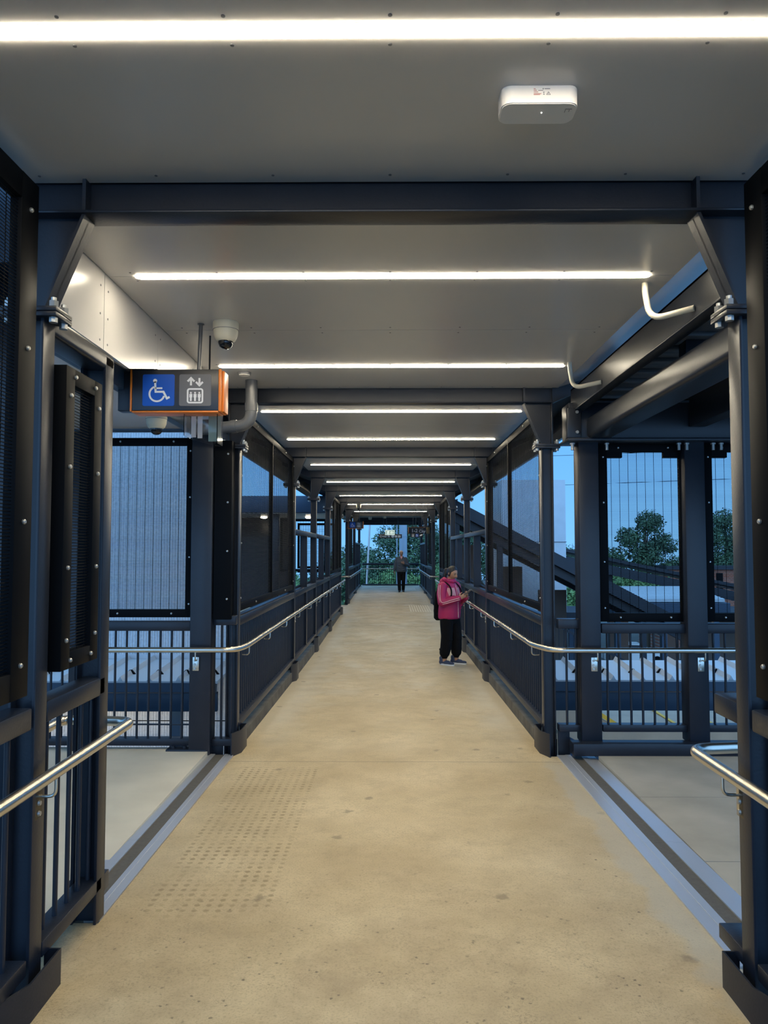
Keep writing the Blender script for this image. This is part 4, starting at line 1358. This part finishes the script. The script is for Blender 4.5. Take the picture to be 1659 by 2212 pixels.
M['batten'] = emat('batten_glow', (1.0, .82, .55), 13)
low_canopy('pale ribbed platform roof with navy fascia below the lift landing', -7.5, -1.9, 8.30, 9.48, .36, -1)
low_canopy('pale ribbed platform roof with navy fascia below the stair landing', 1.75, 8.5, 8.30, 9.30, .38, 1)
mb = MB(); mb.tube([(-4.5, 9.2, -.34), (-1.9, 9.2, -.34)], .006, 6)
tag(mb.build('catenary_cable', 'black'), 'thin dark cable strung in front of the ribbed concrete under the platform roof', 'cable')

# concrete stair flight under the stair landing
r = thing('stair_flight', 'beige concrete stair with yellow nosings below the stair landing', 'stairs', (0, 0, 0))
mb = MB()
mb.prism([(2.4, -.30), (3.3, -.85), (5.6, -.85), (5.6, -1.25), (3.1, -1.25), (2.2, -.75)], 1, 11.0, 12.5); mb.build('stair_slab', 'beige', r)
mb = MB(); mb.prism([(2.4, -.29), (3.3, -.84), (3.4, -.84), (2.5, -.27)], 1, 10.98, 11.02)
for k in range(3): mb.box((4.2 + k * .55, 11.0, -.845), (4.25 + k * .55, 12.4, -.835))
mb.build('nosing', 'yellow', r)
mb = MB()
for k in range(14): mb.box((2.0 + k * .3, 13.0, -1.4), (2.02 + k * .3, 13.02, -.25))
mb.box((2.0, 13, -.27), (6.0, 13.03, -.23)); mb.build('rail', 'steel', r)
mb = MB(); mb.box((2.2, 11.1, -6.2), (2.5, 12.4, -.8)); mb.build('pier', 'beige', r)
r = thing('lattice_truss', 'galvanised lattice truss seen under the stair landing rail', 'truss', (0, 0, 0))
mb = MB()
mb.box((2.5, 9.0, -.62), (6, 9.08, -.56)); mb.box((2.5, 9.0, -1.1), (6, 9.08, -1.04))
for k in range(9):
    x = 2.55 + k * .37; mb.tube([(x, 9.04, -.6), (x + .25, 9.04, -1.06)], .022, 6); mb.tube([(x + .25, 9.04, -1.06), (x + .5, 9.04, -.6)], .022, 6)
mb.build('truss', 'alu', r)

# far lift lobby canopy on the left (beyond the sixth portal) and its stair counterpart
FL = thing('lift_lobby_canopy', 'navy-fronted flat canopy of the far lift lobby, seen through the fin guards', 'canopy', (0, 0, 0))
mb = MB(); mb.box((-6.5, 20.6, 2.76), (-1.62, 24.5, 3.22), .01); mb.build('roof', 'navy', FL)
mb = MB(); mb.box((-6.4, 20.8, 2.735), (-1.65, 24.4, 2.755)); mb.build('soffit', 'ceiling', FL)
for x in (-1.72, -3.2, -4.7, -6.2): lobby_post(x, 24.4, -.05, 2.74, FL, .19)
for x in (-3.2, -6.2): lobby_post(x, 21.0, -.05, 2.74, FL, .19)
mb = MB(); mb.box((-6.2, 23.4, -6.2), (-3.05, 24.25, 2.74), .01); mb.box((-4.6, 23.37, -.05), (-3.6, 23.41, 2.15)); mb.build('lift_shaft', 'steel', FL)
for x in (-2.47, -3.83):
    mb = MB(); mb.lathe([(.10, 0), (.10, -.03), (.07, -.05)], (x, 22.7, 2.735), 2, 20); mb.build('lamp', emat('lobby_lamp', (1, .88, .65), 14), FL)
for k, x in enumerate((-3.02,)):
    mesh_screen('black mesh screen at the back of the far lift lobby, beside its shaft', G_M, (x, 24.4), (1, 0), (0, 1), 1.26, 1.13, 2.6, bolts=False, step=.025)
    balustrade('landing_balustrade', 'bar balustrade at the back of the far lift lobby, beside its shaft', G_L, (x, 24.4), (1, 0), 1.26, z0=.1, z1=1.08, out=(0, 1))
mesh_screen('black mesh screen along the front of the far lift lobby', G_M, (-3.08, 21.0), (1, 0), (0, 1), 1.3, 1.13, 2.6, bolts=False, step=.025)
r = thing('stair_roof', 'long dark sloping roof over the far stair, falling away from the walkway', 'roof', (0, 0, 0))
mb = MB(); mb.prism([(1.75, 3.22), (8.6, -.41), (8.6, -.75), (1.75, 2.86)], 1, 21.4, 24.4); mb.build('roof_slab', 'steel', r)
mb = MB(); mb.prism([(1.75, 2.85), (8.6, -.76), (8.6, -1.0), (1.75, 2.60)], 1, 21.7, 21.9); mb.prism([(1.75, 2.85), (8.6, -.76), (8.6, -1.0), (1.75, 2.60)], 1, 23.9, 24.1); mb.build('edge_beam', 'steel', r)
for x in (1.85, 3.1, 4.4, 5.8, 7.2):
    mb = MB(); mb.box((x, 21.75, -6.2), (x + .16, 21.9, 3.1 - .53 * (x - 1.75) - .3)); mb.build('post', 'steel', r)
mb = MB()
for k in range(46):
    x = 1.9 + k * .14; z = 1.15 - .53 * (x - 1.75) ; mb.tube([(x, 21.72, z - 1.05), (x, 21.72, z)], .010, 6, caps=False)
mb.prism([(1.75, 1.22), (8.6, -2.41), (8.6, -2.49), (1.75, 1.14)], 1, 21.69, 21.75); mb.prism([(1.75, .14), (8.6, -3.49), (8.6, -3.56), (1.75, .07)], 1, 21.69, 21.75); mb.build('stair_railing', 'steel', r)
mb = MB()
for a, b in ((2.0, 2.9), (3.4, 4.2), (4.7, 5.6)): mb.box((a, 24.0, -2.2), (b, 24.05, 2.8 - .53 * (b - 1.75) - .3))
mb.build('wind_panel', 'brown', r)
# white lift tower beyond
r = thing('white_tower', 'pale concrete tower standing against the sky beyond the stair side screens', 'tower', (0, 0, 0))
mb = MB(); mb.box((3.9, 26.2, -6.2), (6.12, 29.0, 4.18)); mb.build('shaft', 'concrete', r)
mb = MB(); mb.box((3.88, 26.18, 2.0), (6.14, 29.02, 2.02)); mb.build('joint_line', 'grey', r)
# long low roof (platform) sloping gently
r = thing('platform_roof', 'long dark gently sloping platform roof beyond the stair landing screens', 'roof', (0, 0, 0))
mb = MB(); mb.prism([(5.4, 2.18), (20, -.90), (20, -1.12), (5.4, 1.98)], 1, 31, 31.3); mb.prism([(5.4, 1.84), (20, -1.22), (20, -1.60), (5.4, 1.46)], 1, 30.5, 30.8)
mb.prism([(5.4, 2.1), (20, -.98), (20, -1.05), (5.4, 2.03)], 1, 30.6, 34); mb.build('roof_slab', 'steel', r)
mb = MB()
for x in (6, 9, 12, 15): mb.box((x, 31.2, -6.2), (x + .2, 31.4, 1.9 - .211 * (x - 5.4))); 
mb.build('post', 'steel', r)
r = thing('shelter', 'low shelter with a pale metal roof beyond the stair roof', 'shelter', (0, 0, 0))
mb = MB(); mb.prism([(26, .05), (29, .35), (29, .25), (26, -.05)], 0, 8.1, 11.5); mb.build('roof_sheet', 'roofmetal', r)
mb = MB(); mb.box((7.6, 25.8, -.42), (11.6, 29, -.08)); mb.build('fascia', 'navy', r)
mb = MB(); mb.box((2.5, 26.0, -.62), (17, 29, -.42)); mb.build('roof_slab', 'roof', r)
for x in (4.6, 6.2, 7.8, 9.4, 11.2, 13.2, 15.2):
    mb = MB(); mb.box((x, 26.2, -6.2), (x + .18, 26.4, -.6)); mb.build('post', 'navy', r)
for a, b in ((5.0, 6.0), (8.3, 9.0), (10.2, 10.9), (11.8, 13.0), (14, 14.8)):
    mb = MB(); mb.box((a, 28.6, -3.2), (b, 28.7, -.6)); mb.build('wind_panel', 'brown', r)
mb = MB(); mb.box((4.0, 28.8, -6.2), (17, 28.9, -3.0)); mb.build('low_wall', 'steel', r)
mb = MB(); mb.box((9.0, 27, -.75), (11, 27.2, -.68)); mb.build('tube_lamp', emat('shelter_lamp', (1, .95, .85), 5), r)
r = thing('brick_building', 'red brick building beyond the outer stair landing screen', 'building', (0, 0, 0))
mb = MB(); mb.box((21.0, 57, -6.2), (34, 64, .25)); mb.build('wall', 'brick', r)
mb = MB(); mb.box((20.8, 56.8, .25), (34.2, 64.2, .5)); mb.build('roof', 'roof', r)
for x in (22.6, 24.6, 26.8):
    mb = MB(); mb.box((x, 56.96, -4.5), (x + .5, 57.05, .0)); mb.build('window', 'black', r)

# poles behind the end barrier
r = thing('steel_pole', 'thick pale blue-grey round pole behind the man at the far end', 'pole', (0, 0, 0))
mb = MB(); mb.tube([(.66, 38, -6.2), (.65, 38, 9)], [.205, .19], 24); mb.build('shaft', 'bluepole', r)
mb = MB()
for z in (1.62, 2.4): mb.tube([(.655, 38, z), (.655, 38, z + .05)], .21, 24)
mb.build('collar', 'bluepole', r)
mb = MB(); mb.tube([(-1.21, 38, -6.2), (-1.19, 38, .05), (-1.04, 38, 2.9), (-.96, 38, 4.6)], .048, 12)
tag(mb.build('white_pole', 'white'), 'thin leaning white pole beyond the far end barrier', 'pole')
mb = MB(); mb.tube([(.33, 37.2, -6.2), (.33, 37.2, 5)], .03, 8)
tag(mb.build('conduit_pole', 'bluepole'), 'slim pipe standing close to the thick blue-grey pole', 'pole')
for k, (z1, z2) in enumerate(((5.75, 5.9), (5.45, 5.52), (4.38, 4.33))):
    mb = MB(); mb.tube([(2, 30, z1 - .1), (7, 30, z2), (14, 30, z2 + .25)], .009, 6)
    tag(mb.build('overhead_wire', 'black'), ('upper', 'middle', 'lower')[k] + ' overhead wire crossing the sky beside the pale tower', 'wire', 'overhead wires')


# ------------------------------------------------------------------ trees
def tree(label, x, y, blobs, m_, n, size, trunk_r=.25, seed=1):
    rnd = random.Random(seed)
    n = int(n * 2.4); size *= .66
    r = thing('tree', label, 'tree', (x, y, -6.2), group='trees beyond the station')
    zc = max(b[2] for b in blobs)
    mb = MB(); mb.tube([(0, 0, 0), (.1, 0, (zc + 6.2) * .5), (0, .1, zc + 6.0)], [trunk_r, trunk_r * .8, trunk_r * .3], 8)
    for b in blobs[::2]:
        mb.tube([(0, 0, (zc + 6.2) * .45), (b[0] * .6, b[1] * .6, b[2] + 6.2 - b[3] * .4)], [trunk_r * .4, trunk_r * .15], 6)
    mb.build('trunk', 'bark', r)
    mb = MB(); bm_ = mb.bm
    tot = sum(b[3] ** 2 for b in blobs)
    for (bx, by_, bz, br) in blobs:
        for k in range(int(n * br ** 2 / tot)):
            d = Vector((rnd.gauss(0, 1), rnd.gauss(0, 1), rnd.gauss(0, 1))).normalized()
            rad = br * 1.12 * (rnd.random() ** .35) * (.8 + .35 * noise.noise(d * 2.2 + Vector((bx, by_, bz))))
            p = Vector((bx, by_, bz + 6.2)) + Vector((d.x * rad, d.y * rad, d.z * rad * .85))
            u = Vector((rnd.gauss(0, 1), rnd.gauss(0, 1), rnd.gauss(0, .6))).normalized(); v = u.cross(d + Vector((.01, .02, .3))).normalized()
            s_ = size * rnd.uniform(.6, 1.3)
            bm_.faces.new([bm_.verts.new(p + u * s_ * a + v * s_ * .55 * b) for a, b in ((-1, 0), (0, -1), (1, 0), (0, 1))])
    me = bpy.data.meshes.new('crown'); bm_.to_mesh(me); bm_.free(); me.materials.append(M[m_])
    link('crown', me, r)
    return r


tree('tall gum tree with clumped crown behind the stair landing mesh screen', 20.3, 60, [(0.4, 0, 3.9, 1.3), (-1.2, 0, 2.7, 1.2), (1.5, .5, 2.2, 1.3), (0, 0, 1.3, 1.5), (-2.6, 0, .9, 1.4), (2.3, 0, .2, 1.4), (-.5, 0, -1.2, 2.0), (-3.8, 0, -.4, 1.5)], 'leaf_d', 9000, .16, .3, 1)
tree('gum tree behind the outer stair landing screen, above the brick building', 27.6, 62, [(0, 0, 4.1, 1.3), (-1.0, 0, 2.9, 1.4), (1.2, 0, 2.4, 1.5), (.2, 0, 1.0, 2.0), (-1.5, 0, .2, 1.6), (2, 0, -.5, 2)], 'leaf_d', 7000, .16, .3, 2)
tree('low spreading green tree under the gum tree and behind the platform roof', 15.5, 52, [(0, 0, -1, 2.2), (-2, 0, -1.6, 2), (2.2, 0, -1.4, 2.0), (-4, 0, -2.2, 2), (4, 0, -2.4, 1.8)], 'leaf_l', 8000, .17, .25, 3)
tree('dark tree behind the leaning white pole at the far end', -2.6, 58, [(0, 0, 1.2, 1.5), (-1.6, 0, .5, 1.6), (1.5, 0, .0, 1.6), (0, 0, -1.3, 2.2), (-2.6, 0, -1.5, 2.2), (2, 0, -2, 2)], 'leaf_d', 8000, .15, .3, 4)
tree('tall leafy tree behind the Cross St sign at the far end', 1.3, 56, [(0, 0, 3.6, 1.5), (-1.2, 0, 2.4, 1.5), (1.4, 0, 2.6, 1.6), (.2, 0, 1.0, 1.9), (-1.5, 0, -.2, 1.6), (2.2, 0, .2, 1.9), (0, 0, -2, 2.3), (-2.6, 0, .9, 1.3), (-3.4, 0, -.6, 1.6), (2.8, .5, 1.8, 1.4)], 'leaf_d', 12000, .15, .3, 5)
tree('bright green bushy tree in front of the far trees, close behind the end barrier', .2, 46, [(0, 0, -.1, 1.0), (-1.2, 0, -.8, 1.1), (1.1, 0, -.5, 1.0), (2.4, 0, .1, 1.0), (-.2, 0, -2, 1.7), (2.3, 0, -1.6, 1.5), (-2.2, 0, -2.2, 1.5)], 'leaf_l', 11000, .12, .2, 6)
tree('tree crown above the far stair roof on the stair side', 8.2, 60, [(0, 0, 3.2, 1.6), (-2, 0, 2.8, 1.7), (2.2, 0, 1.8, 1.6), (0, 0, .8, 2.2), (-4, 0, 1.6, 1.8), (4, 0, .2, 2)], 'leaf_d', 8000, .16, .3, 7)
tree('green tree seen through the fin guards beside the far lift lobby', -9.0, 50, [(0, 0, -.4, 2.0), (-2.4, 0, -1, 2.0), (2.4, 0, -1, 1.9), (0, 0, -2.8, 2.4), (4.4, 0, -2, 1.7), (-5, 0, -2, 2.2)], 'leaf_l', 8000, .17, .25, 8)
tree('distant dark tree between the tall gum tree and the pale tower', 12.5, 70, [(0, 0, 1.6, 2.0), (2.5, 0, 1.2, 2.0), (-2.5, 0, 1.0, 2.0), (0, 0, -1, 2.5), (5, 0, .6, 2.2)], 'leaf_d', 7000, .19, .3, 9)

tree('dense low green tree close behind the end barrier, beside the thick pole', 2.6, 44, [(0, 0, -.3, 1.2), (-1.6, 0, -1.5, 1.5), (1.3, 0, -.8, 1.3), (.2, 0, -2.2, 1.8), (2.2, 0, -2.2, 1.6)], 'leaf_l', 8000, .11, .2, 10)
tree('dense low dark tree close behind the end barrier, beside the white pole', -2.4, 47, [(0, 0, .2, 1.4), (1.4, 0, -.7, 1.3), (-1.8, 0, -.6, 1.6), (.2, 0, -2.2, 1.9), (2.4, 0, -2.2, 1.5), (-2.4, 0, -2.4, 1.8)], 'leaf_d', 8000, .12, .2, 11)


# ------------------------------------------------------------------ parked cars far below
def car():
    r = thing('car', '', 'car', group='cars parked far below')
    mb = MB(); mb.prism([(-2.1, .35), (2.1, .35), (2.15, .75), (1.2, .92), (-1.9, .98), (-2.15, .8)], 1, -.85, .85); mb.build('body', 'white', r)
    mb = MB(); mb.prism([(-1.75, .95), (1.15, .90), (.45, 1.42), (-1.2, 1.45)], 1, -.74, .74); mb.build('cabin', 'white', r)
    for s in (-1, 1):
        mb = MB(); mb.prism([(-1.5, .98), (.95, .95), (.42, 1.36), (-1.1, 1.39)], 1, s * .742, s * .75); mb.build('window', 'signblack', r)
    for x in (-1.35, 1.35):
        for s in (-1, 1):
            mb = MB(); mb.lathe([(.32, -.1), (.32, .1)], (x, s * .78, .32), 1, 20); mb.build('wheel', 'black', r)
    return r


c0 = car()
for i, (x, lab) in enumerate(((11.5, 'white parked car far below, seen through bars beside the first stair landing post'), (17.0, 'white parked car far below, seen through the middle bars of the stair landing'), (22.2, 'white parked car far below, seen beyond the outer stair landing post'))):
    o = c0 if i == 0 else copy_tree(c0)
    o.location = (x, 53.0, -6.2); o['label'] = lab
